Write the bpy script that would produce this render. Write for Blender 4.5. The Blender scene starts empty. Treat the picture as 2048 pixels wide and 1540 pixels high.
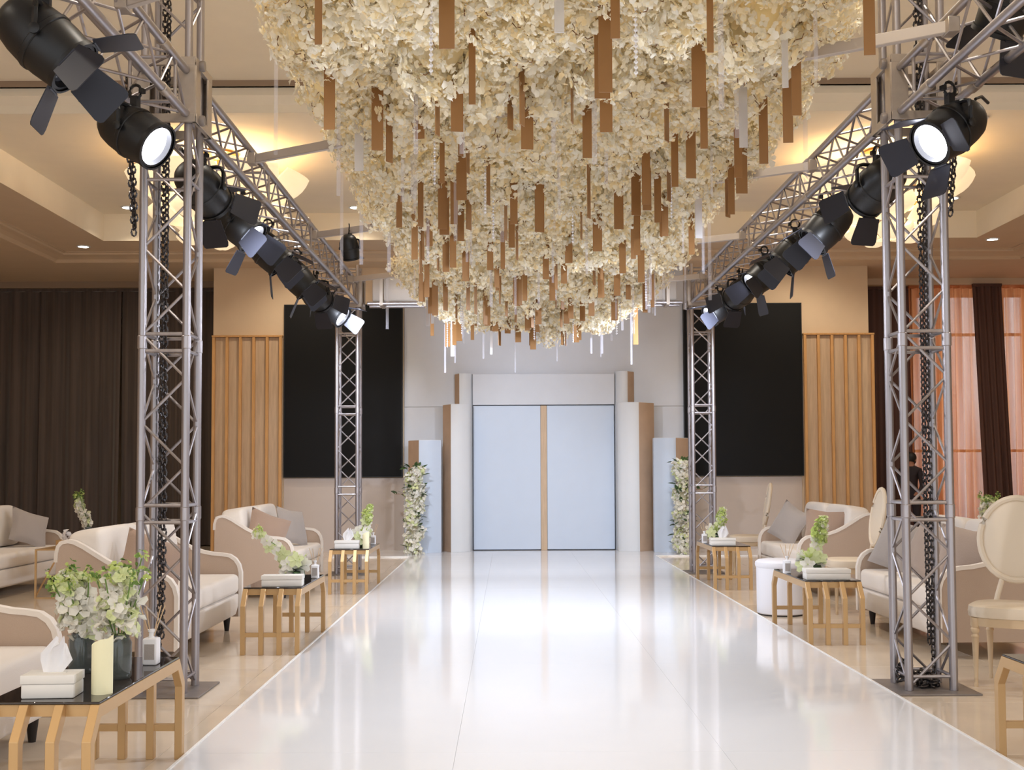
import bpy, bmesh, math, random
from mathutils import Vector, Matrix, Euler

scene = bpy.context.scene
C = scene.collection
R = math.radians
EYE = 1.30

# ---------------------------------------------------------------- camera
cam = bpy.data.cameras.new('camera')
cam.sensor_width = 36.0
cam.lens = 36.0 * 2350.0 / 2048.0
cam.clip_end = 200
PITCH = 110.0
cam.shift_x = 8.0 / 2048.0
cam.shift_y = (170.0 - PITCH) / 2048.0
cam_ob = bpy.data.objects.new('camera', cam)
C.objects.link(cam_ob)
cam_ob.location = (0, 0, EYE)
cam_ob.rotation_euler = (Matrix.Rotation(math.atan(PITCH / 2350.0), 4, 'X') @ Matrix.Rotation(R(90), 4, 'X') @ Matrix.Rotation(R(-0.22), 4, 'Z')).to_euler()
scene.camera = cam_ob

# ---------------------------------------------------------------- world, exposure
world = bpy.data.worlds.new('world')
scene.world = world
world.use_nodes = True
bg = world.node_tree.nodes['Background']
bg.inputs[0].default_value = (0.93, 0.96, 1.0, 1)
bg.inputs[1].default_value = 1.0
vs = scene.view_settings
vs.view_transform = 'Standard'
vs.look = 'None'
vs.exposure = 0.68
vs.gamma = 1.0
vs.use_curve_mapping = False

DOWNLIGHT_W = 45.0
STAGE_W = 230.0
DOOR_W = 330.0
CHAND_W = 42.0

# ---------------------------------------------------------------- helpers
def lin(c):
    c = c / 255.0
    return c / 12.92 if c <= 0.04045 else ((c + 0.055) / 1.055) ** 2.4

def rgb(r, g, b):
    return (lin(r), lin(g), lin(b), 1.0)

MATS = {}
def mat(name, col, rough=0.5, metal=0.0, noise=0.0, scale=8.0, bump=0.0, bscale=60.0, stretch=None,
        emit=None, estr=0.0, transmit=0.0, translucent=0.0, transparent=0.0, spec=0.5, sheen=0.0, ior=1.45, coat=0.0):
    if name in MATS:
        return MATS[name]
    m = bpy.data.materials.new(name)
    m.use_nodes = True
    nt = m.node_tree
    p = nt.nodes['Principled BSDF']
    out = nt.nodes['Material Output']
    p.inputs['Base Color'].default_value = col
    p.inputs['Roughness'].default_value = rough
    p.inputs['Metallic'].default_value = metal
    p.inputs['Specular IOR Level'].default_value = spec
    p.inputs['IOR'].default_value = ior
    p.inputs['Transmission Weight'].default_value = transmit
    p.inputs['Sheen Weight'].default_value = sheen
    p.inputs['Coat Weight'].default_value = coat
    if emit:
        p.inputs['Emission Color'].default_value = emit
        p.inputs['Emission Strength'].default_value = estr
    tc = None
    if noise or bump:
        tc = nt.nodes.new('ShaderNodeTexCoord')
        mp = nt.nodes.new('ShaderNodeMapping')
        if stretch:
            mp.inputs['Scale'].default_value = stretch
        nt.links.new(tc.outputs['Object'], mp.inputs[0])
    if noise:
        n = nt.nodes.new('ShaderNodeTexNoise')
        n.inputs['Scale'].default_value = scale
        n.inputs['Detail'].default_value = 5
        nt.links.new(mp.outputs[0], n.inputs['Vector'])
        rp = nt.nodes.new('ShaderNodeMapRange')
        rp.inputs[1].default_value = 0.3
        rp.inputs[2].default_value = 0.7
        rp.inputs[3].default_value = 1 - noise
        rp.inputs[4].default_value = 1 + noise
        nt.links.new(n.outputs[0], rp.inputs[0])
        mx = nt.nodes.new('ShaderNodeMix')
        mx.data_type = 'RGBA'
        mx.blend_type = 'MULTIPLY'
        mx.inputs[0].default_value = 1.0
        mx.inputs[6].default_value = col
        nt.links.new(rp.outputs[0], mx.inputs[7])
        nt.links.new(mx.outputs[2], p.inputs['Base Color'])
    if bump:
        n2 = nt.nodes.new('ShaderNodeTexNoise')
        n2.inputs['Scale'].default_value = bscale
        n2.inputs['Detail'].default_value = 3
        nt.links.new(mp.outputs[0], n2.inputs['Vector'])
        b = nt.nodes.new('ShaderNodeBump')
        b.inputs['Strength'].default_value = bump
        b.inputs['Distance'].default_value = 0.01
        nt.links.new(n2.outputs[0], b.inputs['Height'])
        nt.links.new(b.outputs[0], p.inputs['Normal'])
    last = p.outputs[0]
    if translucent:
        t = nt.nodes.new('ShaderNodeBsdfTranslucent')
        t.inputs[0].default_value = col
        ms = nt.nodes.new('ShaderNodeMixShader')
        ms.inputs[0].default_value = translucent
        nt.links.new(last, ms.inputs[1])
        nt.links.new(t.outputs[0], ms.inputs[2])
        last = ms.outputs[0]
    if transparent:
        t = nt.nodes.new('ShaderNodeBsdfTransparent')
        ms = nt.nodes.new('ShaderNodeMixShader')
        ms.inputs[0].default_value = transparent
        nt.links.new(last, ms.inputs[1])
        nt.links.new(t.outputs[0], ms.inputs[2])
        last = ms.outputs[0]
    nt.links.new(last, out.inputs[0])
    MATS[name] = m
    return m

class MB:
    """collects faces; build() links them as ONE mesh object"""
    def __init__(s):
        s.v, s.f, s.m, s.cur = [], [], [], 0
    def add(s, vs, fs):
        o = len(s.v)
        s.v += [tuple(v) for v in vs]
        s.f += [tuple(i + o for i in f) for f in fs]
        s.m += [s.cur] * len(fs)
        return s
    def box(s, x0, x1, y0, y1, z0, z1, M=None):
        vs = [Vector(p) for p in ((x0, y0, z0), (x1, y0, z0), (x1, y1, z0), (x0, y1, z0), (x0, y0, z1), (x1, y0, z1), (x1, y1, z1), (x0, y1, z1))]
        if M:
            vs = [M @ v for v in vs]
        return s.add(vs, [(0, 3, 2, 1), (4, 5, 6, 7), (0, 1, 5, 4), (1, 2, 6, 5), (2, 3, 7, 6), (3, 0, 4, 7)])
    def tube(s, pts, r, n=8, cap=True, closed=False):
        pts = [Vector(p) for p in pts]
        rs = r if isinstance(r, (list, tuple)) else [r] * len(pts)
        vs, fs = [], []
        N = len(pts)
        for i, p in enumerate(pts):
            if closed:
                d = pts[(i + 1) % N] - pts[i - 1]
            else:
                d = pts[min(i + 1, N - 1)] - pts[max(i - 1, 0)]
            d.normalize()
            up = Vector((0, 0, 1)) if abs(d.z) < 0.93 else Vector((0, 1, 0))
            a = d.cross(up).normalized()
            b = a.cross(d).normalized()
            for k in range(n):
                t = 2 * math.pi * k / n
                vs.append(p + (a * math.cos(t) + b * math.sin(t)) * rs[i])
        for i in range(N if closed else N - 1):
            j = (i + 1) % N
            for k in range(n):
                k2 = (k + 1) % n
                fs.append((i * n + k, i * n + k2, j * n + k2, j * n + k))
        if cap and not closed:
            fs.append(tuple(range(n))[::-1])
            fs.append(tuple((N - 1) * n + k for k in range(n)))
        return s.add(vs, fs)
    def lathe(s, prof, n=24, c=(0, 0, 0), M=None, cap=True):
        vs, fs = [], []
        for r, z in prof:
            for k in range(n):
                t = 2 * math.pi * k / n
                v = Vector((r * math.cos(t), r * math.sin(t), z))
                v = (M @ v) if M else v
                vs.append(v + Vector(c))
        for i in range(len(prof) - 1):
            for k in range(n):
                k2 = (k + 1) % n
                fs.append((i * n + k, i * n + k2, (i + 1) * n + k2, (i + 1) * n + k))
        if cap:
            fs.append(tuple(range(n))[::-1])
            fs.append(tuple((len(prof) - 1) * n + k for k in range(n)))
        return s.add(vs, fs)
    def prism(s, poly, a, b, axis='y', edge_mats=None):
        """poly: 2D outline; axis y -> (x,z), axis z -> (x,y), axis x -> (y,z)"""
        def P(q, t):
            return {'y': (q[0], t, q[1]), 'z': (q[0], q[1], t), 'x': (t, q[0], q[1])}[axis]
        n = len(poly)
        vs = [P(q, a) for q in poly] + [P(q, b) for q in poly]
        o = len(s.v)
        s.v += vs
        base = s.cur
        fs = [tuple(range(n))[::-1], tuple(range(n, 2 * n))]
        s.f += [tuple(i + o for i in f) for f in fs]
        s.m += [base, base]
        for i in range(n):
            j = (i + 1) % n
            s.f.append((o + i, o + j, o + n + j, o + n + i))
            s.m.append(edge_mats[i] if edge_mats else base)
        return s
    def superq(s, c, size, e1=0.35, e2=0.35, nu=24, nv=14, M=None):
        def p(v, e):
            return math.copysign(abs(v) ** e, v)
        vs, fs = [], []
        for j in range(nv + 1):
            ph = -math.pi / 2 + math.pi * j / nv
            for i in range(nu):
                th = 2 * math.pi * i / nu
                v = Vector((size[0] / 2 * p(math.cos(ph), e1) * p(math.cos(th), e2),
                            size[1] / 2 * p(math.cos(ph), e1) * p(math.sin(th), e2),
                            size[2] / 2 * p(math.sin(ph), e1)))
                v = (M @ v) if M else v
                vs.append(v + Vector(c))
        for j in range(nv):
            for i in range(nu):
                i2 = (i + 1) % nu
                fs.append((j * nu + i, j * nu + i2, (j + 1) * nu + i2, (j + 1) * nu + i))
        return s.add(vs, fs)
    def petal(s, c, d, size, rnd, cup=0.3):
        """one cupped petal: six vertices, four triangles"""
        d = d.normalized()
        a = d.cross(Vector((rnd.uniform(-1, 1), rnd.uniform(-1, 1), rnd.uniform(-1, 1)))).normalized()
        b = d.cross(a)
        w = size * rnd.uniform(0.7, 1.1)
        c = Vector(c)
        vs = [c, c + a * w * .55 + b * w * .45 + d * w * cup, c + a * w * .25 + b * w * 1.0 + d * w * cup * rnd.uniform(.2, 1.6),
              c - a * w * .3 + b * w * .95 + d * w * cup * rnd.uniform(.2, 1.6), c - a * w * .55 + b * w * .4 + d * w * cup]
        return s.add(vs, [(0, 1, 2), (0, 2, 3), (0, 3, 4)])
    def mesh(s, name, mats, bevel=0.0, bseg=2, smooth=True, angle=38):
        me = bpy.data.meshes.new(name)
        me.from_pydata(s.v, [], s.f)
        for m in (mats if isinstance(mats, (list, tuple)) else [mats]):
            me.materials.append(m)
        me.polygons.foreach_set('material_index', s.m)
        bm = bmesh.new()
        bm.from_mesh(me)
        bmesh.ops.recalc_face_normals(bm, faces=bm.faces)
        if bevel:
            ed = [e for e in bm.edges if len(e.link_faces) == 2 and e.calc_face_angle(0) > R(30)]
            bmesh.ops.bevel(bm, geom=ed, offset=bevel, segments=bseg, profile=0.5, affect='EDGES', clamp_overlap=True)
        bm.to_mesh(me)
        bm.free()
        if smooth:
            me.shade_smooth()
            me.set_sharp_from_angle(angle=R(angle))
        me.update()
        return me
    def build(s, name, mats, parent=None, loc=None, rot=None, **k):
        return link(name, s.mesh(name, mats, **k), parent, loc, rot)

def link(name, me, parent=None, loc=None, rot=None, M=None):
    o = bpy.data.objects.new(name, me)
    C.objects.link(o)
    o.parent = parent
    if M is not None:
        o.matrix_local = M
    if loc is not None:
        o.location = loc
    if rot is not None:
        o.rotation_euler = rot
    return o

def tag(o, label=None, cat=None, group=None, kind=None):
    if label: o['label'] = label
    if cat: o['category'] = cat
    if group: o['group'] = group
    if kind: o['kind'] = kind
    return o

def thing(name, label, cat, loc=(0, 0, 0), rz=0.0, group=None):
    o = bpy.data.objects.new(name, None)
    o.empty_display_size = 0.1
    C.objects.link(o)
    o.location = loc
    o.rotation_euler = (0, 0, rz)
    return tag(o, label, cat, group)

def struct(name, mb, mats, label, cat, **k):
    return tag(mb.build(name, mats, **k), label, cat, kind='structure')

def dup(root, loc, rz=0.0, label=None, parent=None):
    r = root.copy(); C.objects.link(r)
    r.parent = parent
    r.location = loc; r.rotation_euler = (0, 0, rz)
    if label: r['label'] = label
    for ch in list(root.children):
        c = ch.copy(); C.objects.link(c); c.parent = r
        for g in list(ch.children):
            d = g.copy(); C.objects.link(d); d.parent = c
    return r

def align(p0, p1):
    """matrix that carries a unit mesh along +z from p0 to p1"""
    p0, p1 = Vector(p0), Vector(p1)
    d = p1 - p0
    q = d.to_track_quat('Z', 'Y')
    return Matrix.Translation(p0) @ q.to_matrix().to_4x4() @ Matrix.Diagonal((1, 1, d.length, 1))

def spot(name, loc, target, energy, angle, blend=0.5, col=(1, 1, 1), size=0.05, parent=None):
    l = bpy.data.lights.new(name, 'SPOT')
    l.energy = energy; l.spot_size = R(angle); l.spot_blend = blend
    l.color = col; l.shadow_soft_size = size
    o = bpy.data.objects.new(name, l); C.objects.link(o)
    o.location = loc
    o.rotation_euler = (Vector(target) - Vector(loc)).to_track_quat('-Z', 'Y').to_euler()
    return o

# ---------------------------------------------------------------- materials
M_floor = mat('beige_marble', rgb(220, 203, 182), 0.10, noise=0.07, scale=2.2)
M_grout = mat('tile_joint', rgb(188, 168, 144), 0.7)
M_run = mat('white_gloss_sheet', rgb(236, 235, 236), 0.09, noise=0.012, scale=1.5)
M_runedge = mat('white_edge_trim', rgb(245, 243, 240), 0.35)
M_ceil = mat('cream_plaster', rgb(233, 221, 200), 0.85, noise=0.02, scale=3)
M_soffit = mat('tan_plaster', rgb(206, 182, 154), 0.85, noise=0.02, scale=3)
M_gap = mat('shadow_gap_and_rail_brown', rgb(150, 128, 108), 0.8)  # brown of the painted shadow line; also the left rail casing's own colour
M_wall = mat('beige_wall_paint', rgb(214, 190, 160), 0.8, noise=0.02, scale=4)
M_grey = mat('pale_grey_wall_paint', rgb(202, 204, 210), 0.7, noise=0.015, scale=4)
M_blue = mat('pale_blue_paint', rgb(194, 204, 219), 0.55, noise=0.012, scale=4)
M_raw = mat('raw_brown_board', rgb(176, 148, 124), 0.7, noise=0.05, scale=6)
M_white = mat('off_white_paint', rgb(212, 213, 215), 0.6, noise=0.01, scale=4)
M_black = mat('matt_black_screen', rgb(20, 20, 21), 0.65, spec=0.2)
M_greige = mat('greige_wall_paint', rgb(192, 179, 170), 0.75, noise=0.015, scale=4)
M_wood = mat('warm_oak_slats', rgb(198, 150, 96), 0.5, noise=0.10, scale=7, stretch=(6, 6, .5))
M_woodback = mat('oak_backing_board', rgb(192, 166, 138), 0.6, noise=0.10, scale=6, stretch=(6, 6, .5))
M_alu = mat('brushed_aluminium', rgb(168, 163, 166), 0.38, metal=0.85, noise=0.12, scale=14, stretch=(1, 1, .3))
M_alud = mat('aluminium_plate', rgb(176, 164, 152), 0.45, metal=0.7, noise=0.08, scale=10)
M_plate = mat('steel_base_plate', rgb(140, 132, 128), 0.5, metal=0.6, noise=0.1, scale=9)
M_crossbar = mat('painted_crossbar', rgb(196, 186, 178), 0.45, metal=0.25)
M_chain = mat('dark_chain_steel', rgb(84, 80, 80), 0.35, metal=0.8)
M_lamp = mat('black_lamp_metal', rgb(20, 20, 22), 0.42)
M_flap = mat('dark_barn_door_metal', rgb(44, 45, 54), 0.4, metal=0.3)
M_lens = mat('lit_lens', rgb(240, 240, 255), 0.2, emit=(0.86, 0.88, 1, 1), estr=12.0)
M_lensdim = mat('dark_lens', rgb(60, 62, 70), 0.1, spec=0.8)
M_gold = mat('gold_painted_metal', rgb(200, 164, 116), 0.36, metal=0.45)
M_smoke = mat('smoked_glass', rgb(52, 44, 40), 0.04, spec=0.8)
M_taupe = mat('taupe_upholstery', rgb(186, 164, 146), 0.85, bump=0.15, bscale=220, sheen=0.2)
M_cream = mat('cream_upholstery', rgb(228, 218, 208), 0.85, bump=0.12, bscale=220, sheen=0.2)
M_leg = mat('dark_sofa_leg', rgb(38, 32, 30), 0.5)
M_pil_t = mat('taupe_pillow', rgb(164, 146, 134), 0.8, bump=0.2, bscale=150, sheen=0.3)
M_pil_b = mat('brown_pillow', rgb(160, 134, 116), 0.8, bump=0.2, bscale=150, sheen=0.3)
M_pil_g = mat('grey_pillow', rgb(168, 158, 152), 0.8, bump=0.2, bscale=150, sheen=0.3)
M_chair = mat('cream_chair_lacquer', rgb(222, 206, 184), 0.5)
M_chairwood = mat('limed_chair_wood', rgb(206, 180, 146), 0.5, noise=0.06, scale=10)
M_ott = mat('white_ottoman_leather', rgb(226, 224, 228), 0.55)
M_glass = mat('clear_acrylic', rgb(226, 224, 234), 0.08, transparent=0.82)
M_stripgold = mat('gold_mirror_strip', rgb(156, 113, 68), 0.42, metal=0.25)
M_stripmir = mat('silver_mirror_strip', rgb(226, 224, 226), 0.18, metal=0.55)
M_bead = mat('crystal_bead', rgb(245, 245, 250), 0.08, metal=0.35)
M_petal = mat('cream_petal', rgb(255, 248, 228), 0.7, translucent=0.5, noise=0.06, scale=5)
M_petal2 = mat('ivory_petal', rgb(252, 249, 238), 0.7, translucent=0.5)
M_petal3 = mat('butter_petal', rgb(254, 240, 204), 0.7, translucent=0.5)
M_twig = mat('brown_twig', rgb(132, 96, 62), 0.7)
M_core = mat('flower_core', rgb(252, 244, 220), 0.9, translucent=0.65)
M_pw = mat('white_blossom', rgb(244, 240, 230), 0.6, translucent=0.3)
M_pg = mat('lime_blossom', rgb(196, 210, 124), 0.6, translucent=0.3)
M_pgw = mat('pale_green_petal', rgb(226, 232, 180), 0.6, translucent=0.3)
M_leaf = mat('dark_green_leaf', rgb(58, 84, 44), 0.5)
M_stem = mat('green_stem', rgb(104, 132, 62), 0.6)
M_vase = mat('smoky_glass_vase', rgb(92, 98, 96), 0.06, spec=0.8, transparent=0.35)
M_candle = mat('ivory_candle_wax', rgb(240, 234, 196), 0.55)
M_wbox = mat('white_leather_box', rgb(232, 228, 222), 0.5)
M_tissue = mat('white_tissue_paper', rgb(248, 247, 250), 0.8, translucent=0.3)
M_bottle = mat('white_diffuser_bottle', rgb(236, 234, 236), 0.3)
M_reed = mat('pale_reed', rgb(206, 176, 140), 0.7)
M_curt = mat('dark_brown_drape', rgb(80, 67, 60), 0.75, noise=0.30, scale=3, stretch=(6, 6, .12), sheen=0.3)  # stretched noise paints in the streaks of light along the pleats
M_sheer = mat('rust_sheer_curtain', rgb(224, 154, 104), 0.8, translucent=0.70, transparent=0.06, noise=0.34, scale=2.2, stretch=(7, 7, .10))  # streaky noise puts brighter and dimmer backlit folds into the colour
M_sheerd = mat('maroon_drape', rgb(88, 62, 54), 0.8, translucent=0.12, noise=0.2, scale=4, stretch=(5, 5, .12))
M_frame = mat('window_frame_brown', rgb(120, 84, 64), 0.5)
M_pane = mat('window_pane', rgb(225, 235, 240), 0.03, transparent=0.85)
M_alab = mat('lit_alabaster', rgb(255, 232, 186), 0.4, noise=0.10, scale=6, emit=(1.0, 0.80, 0.52, 1), estr=0.42)
M_brass = mat('antique_brass', rgb(168, 128, 70), 0.35, metal=0.8)
M_dl = mat('lit_downlight', rgb(255, 250, 240), 0.4, emit=(1, 0.93, 0.82, 1), estr=9.0)
M_skin = mat('skin', rgb(150, 104, 82), 0.6)
M_cloth = mat('dark_clothing', rgb(38, 30, 34), 0.85)
M_hair = mat('black_hair', rgb(22, 18, 18), 0.6)
def sheer_weave(m):
    # folds gather the thin cloth: where it lies in more layers less light passes straight through
    nt = m.node_tree
    mix = [n for n in nt.nodes if n.type == 'MIX_SHADER'][-1]
    tc = nt.nodes.new('ShaderNodeTexCoord'); mp = nt.nodes.new('ShaderNodeMapping'); mp.inputs['Scale'].default_value = (4.5, 1, .10)
    n = nt.nodes.new('ShaderNodeTexNoise'); n.inputs['Scale'].default_value = 1.6; n.inputs['Detail'].default_value = 6
    rp = nt.nodes.new('ShaderNodeMapRange'); rp.inputs[1].default_value = .38; rp.inputs[2].default_value = .68; rp.inputs[3].default_value = .0; rp.inputs[4].default_value = .26
    nt.links.new(tc.outputs['Object'], mp.inputs[0]); nt.links.new(mp.outputs[0], n.inputs['Vector']); nt.links.new(n.outputs[0], rp.inputs[0]); nt.links.new(rp.outputs[0], mix.inputs[0])
sheer_weave(M_sheer)
M_wrap = mat('white_wrap_cloth', rgb(178, 168, 158), 0.8, bump=0.1, bscale=20)

# ================================================================ THE ROOM
XL, XR = -10.0, 11.2
YB = -3.0
WALL_Y, CURT_Y = 19.0, 20.4
CENTRE = 0.48
# ---- floor of marble tiles
fl = MB(); fl.box(XL, XR, YB, 21.2, -0.12, -0.012)
floor = struct('floor', fl, M_grout, 'polished beige marble tile floor beside the white runway', 'floor', smooth=False)
T = 1.2
tm = MB().box(-T / 2 + .001, T / 2 - .001, -T / 2 + .001, T / 2 - .001, -.012, 0).mesh('tile', M_floor, bevel=.0008, bseg=1)
nx = int((XR - XL) / T) + 1
for j in range(int((21.2 - YB) / T) + 1):
    y = YB + T * (j + .5)
    if y > 21.4 - T / 2: continue
    for i in range(nx):
        x = XL + T * (i + .5)
        if x > XR - T * .4: continue
        if -1.3 < x - T / 2 and x + T / 2 < 2.1 and y < 17: continue      # wholly under the runway
        if y < 1.5: continue
        # pieces the camera could plausibly see
        if abs(x - .2) - T > (y + 2.5) * .55 + 2: continue
        link('tile', tm, floor, (x, y, 0))
# plain slab where no single tile can be told apart
fs = MB(); fs.box(XL, XR, YB, 1.8, -.012, -.001)
fs.box(-1.3, 2.1, 1.8, 17, -.012, -.004)
tag(fs.build('tile_field', M_floor, floor, smooth=False), kind='stuff')

# ---- runway of white gloss sheets, with its wider end before the doors
RX0, RX1, RZ = -1.462, 2.193, 0.016
run = thing('runway', 'glossy white runway of large sheets leading to the double doors', 'runway', (0, 0, 0))
w3 = (RX1 - RX0) / 3
pm = MB().box(-w3 / 2 + .0005, w3 / 2 - .0005, -1.2195, 1.2195, .0005, RZ).mesh('sheet', M_run, smooth=False)
for i in range(3):
    for k in range(7):
        link('sheet', pm, run, (RX0 + w3 * (i + .5), 17.62 - 1.22 - 2.44 * k, 0))
em = MB().box(-.609, .609, -.69, .69, .0005, RZ).mesh('end_sheet', M_run, smooth=False)
for i in range(-1, 5):
    link('end_sheet', em, run, (RX0 + w3 * (i + .5), 18.312, 0))
b = MB(); b.box(RX0 - .012, RX0, .7, 17.62, 0.0005, RZ + .004); b.build('edge_trim', M_runedge, run, smooth=False)
b = MB(); b.box(RX1, RX1 + .012, .7, 17.62, 0.0005, RZ + .004); b.build('edge_trim', M_runedge, run, smooth=False)
b = MB(); b.box(RX0 - w3, RX0, 17.605, 17.62, 0.0005, RZ + .004); b.build('edge_trim', M_runedge, run, smooth=False)
b = MB(); b.box(RX1, RX1 + w3, 17.605, 17.62, 0.0005, RZ + .004); b.build('edge_trim', M_runedge, run, smooth=False)

# ---- ceiling: deep tray with soffits
ZN, ZU, Z1, Z2 = 5.36, 5.10, 4.70, 4.60
LX0, LX1, LY = -5.96, 6.93, 17.2
c = MB()
def quad(mb, a, b_, c_, d): mb.add([a, b_, c_, d], [(0, 1, 2, 3)])
quad(c, (LX0, 12.3, ZU), (LX1, 12.3, ZU), (LX1, LY, ZU), (LX0, LY, ZU))
quad(c, (LX0, YB, ZN), (LX1, YB, ZN), (LX1, 12.1, ZN), (LX0, 12.1, ZN))
quad(c, (LX0, LY, Z1), (LX1, LY, Z1), (LX1, LY, ZU), (LX0, LY, ZU))
for x in (LX0, LX1):
    quad(c, (x, 12.1, Z1), (x, LY, Z1), (x, LY, ZU), (x, 12.1, ZU))
    quad(c, (x, YB, Z1), (x, 12.1, Z1), (x, 12.1, ZN), (x, YB, ZN))
ceiling = struct('ceiling', c, M_ceil, 'cream tray ceiling with a deep recess above the runway', 'ceiling', smooth=False)
c = MB()
quad(c, (LX0 - .86, LY, Z1), (LX1 + .86, LY, Z1), (LX1 + .86, 18.0, Z1), (LX0 - .86, 18.0, Z1))
quad(c, (LX0 - .86, YB, Z1), (LX0, YB, Z1), (LX0, LY, Z1), (LX0 - .86, LY, Z1))
quad(c, (LX1, YB, Z1), (LX1 + .86, YB, Z1), (LX1 + .86, LY, Z1), (LX1, LY, Z1))
quad(c, (LX0 - 1.2, 18.45, Z2), (LX1 + 1.2, 18.45, Z2), (LX1 + 1.2, 21.2, Z2), (LX0 - 1.2, 21.2, Z2))
quad(c, (XL, YB, Z2), (LX0 - 1.2, YB, Z2), (LX0 - 1.2, 21.2, Z2), (XL, 21.2, Z2))
quad(c, (LX1 + 1.2, YB, Z2), (XR, YB, Z2), (XR, 21.2, Z2), (LX1 + 1.2, 21.2, Z2))
c.build('soffit', M_soffit, ceiling, smooth=False)
def cornice(name, prof, label):
    """crown moulding swept round the tray: prof = (outward, z)"""
    m = MB()
    for (o0, z0), (o1, z1) in zip(prof, prof[1:]):
        a0, a1 = LX0 - .86 - o0, LX0 - .86 - o1
        b0, b1 = LX1 + .86 + o0, LX1 + .86 + o1
        f0, f1 = 18.0 + o0 * 1.3, 18.0 + o1 * 1.3
        quad(m, (a0, YB, z0), (a1, YB, z1), (a1, f1, z1), (a0, f0, z0))
        quad(m, (b0, YB, z0), (b1, YB, z1), (b1, f1, z1), (b0, f0, z0))
        quad(m, (a0, f0, z0), (a1, f1, z1), (b1, f1, z1), (b0, f0, z0))
    return struct(name, m, M_soffit, label, 'moulding', smooth=False)
cornice('trim_1', [(0, Z1), (0, 4.685), (.05, 4.685), (.06, 4.66), (.16, 4.655), (.26, 4.635), (.30, 4.605), (.30, 4.59), (.34, 4.59), (.34, Z2)], 'tan crown moulding around the lower soffit of the ceiling')
m = MB()
for (y0, z0), (y1, z1) in zip([(12.3, ZU), (12.3, ZU - .03), (12.22, ZU - .03), (12.2, ZU + .05), (12.1, ZU + .12), (12.1, ZU + .2)], [(12.3, ZU - .03), (12.22, ZU - .03), (12.2, ZU + .05), (12.1, ZU + .12), (12.1, ZU + .2), (12.06, ZU + .2)]):
    quad(m, (LX0, y0, z0), (LX1, y0, z0), (LX1, y1, z1), (LX0, y1, z1))
struct('trim_2', m, M_ceil, 'cream crown moulding crossing the high ceiling above the near towers', 'moulding', smooth=False)
m = MB(); m.box(LX0, LX1, 12.04, 12.1, ZU + .2, ZN)  # coloured strip stands in for the shadow gap at the step
struct('trim_3', m, M_gap, 'narrow brown strip painted as the shadow line of the high ceiling step', 'moulding', smooth=False)

# ---- outer walls
m = MB(); m.box(XL - .15, XL, YB, 21.2, -.1, 4.65)
struct('wall_left', m, M_wall, 'plain beige side wall beyond the dark drapes', 'wall', smooth=False)
m = MB(); m.box(XR, XR + .15, YB, 21.2, -.1, 4.65)
struct('wall_right', m, M_wall, 'plain beige side wall beyond the window curtains', 'wall', smooth=False)
m = MB(); m.box(XL - .15, 6.55, 20.9, 21.1, -.1, 4.65)
m.box(6.55, XR + .15, 20.9, 21.1, 4.42, 4.65)
m.box(6.55, XR + .15, 20.9, 21.1, -.1, .25)
struct('wall_rear', m, M_wall, 'rear wall hidden behind drapes with a tall window opening', 'wall', smooth=False)
# tall window behind the sheers
win = thing('window_1', 'tall bright window with brown glazing bars behind the rust sheer curtains', 'window', (8.87, 21.0, .25)); win['kind'] = 'structure'
m = MB()
for x in (-2.30, -1.15, 0, 1.15, 2.30): m.box(x - .03, x + .03, -.04, .04, 0, 4.17)
m.build('mullion', M_frame, win, smooth=False)
m = MB()
for z in (0.03, 1.36, 3.44, 4.14): m.box(-2.32, 2.32, -.035, .035, z - .025, z + .025)
m.build('glazing_bar', M_frame, win, smooth=False)
for i in range(4):
    for z0, z1 in ((.06, 1.33), (1.39, 3.41), (3.47, 4.11)):
        MB().box(-2.27 + i * 1.15, -1.18 + i * 1.15, -.004, .004, z0, z1).build('pane', M_pane, win, smooth=False)

# ---- decorated end wall: grey centre, black screens, oak slat panels, beige field
m = MB()
m.box(-4.78, -1.68, WALL_Y, WALL_Y + .2, 0, Z2)
m.box(2.86, 5.86, WALL_Y, WALL_Y + .2, 0, Z2)
wall = struct('wall_back', m, M_wall, 'beige end wall facing the runway around the black screens', 'wall', smooth=False)
pn = MB(); pn.box(-1.678, 2.858, WALL_Y - .01, WALL_Y + .2, 2.325, Z2); pn.build('wall_panel', M_grey, wall, bevel=.004, bseg=1)
pn = MB(); pn.box(-1.678, 2.858, WALL_Y - .01, WALL_Y + .2, 0, 2.322); pn.build('wall_panel', M_grey, wall, bevel=.004, bseg=1)
pn = MB(); pn.box(-3.62, -1.68, WALL_Y - .012, WALL_Y, 0, 1.18); pn.build('wall_panel', M_greige, wall, smooth=False)
pn = MB(); pn.box(2.86, 4.74, WALL_Y - .012, WALL_Y, 0, 1.18); pn.build('wall_panel', M_greige, wall, smooth=False)
for x0, x1, lab in ((-3.62, -1.70, 'large matt black screen on the wall left of the doors'), (2.84, 4.76, 'large matt black screen on the wall right of the doors')):
    t = thing('black_screen', lab, 'screen', ((x0 + x1) / 2, WALL_Y - .012, 1.19), group='black wall screens')
    h = (x1 - x0) / 2
    m = MB(); m.box(-h, h, -.05, -.002, 0, 2.80); m.build('panel', M_black, t, bevel=.004, bseg=1)
    m = MB()
    for a, b_, z0, z1 in ((-h, -h + .012, 0, 2.8), (h - .012, h, 0, 2.8), (-h + .012, h - .012, 0, .012), (-h + .012, h - .012, 2.788, 2.8)):
        m.box(a, b_, -.058, -.05, z0, z1)
    m.build('bezel', M_lamp, t, smooth=False)
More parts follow.
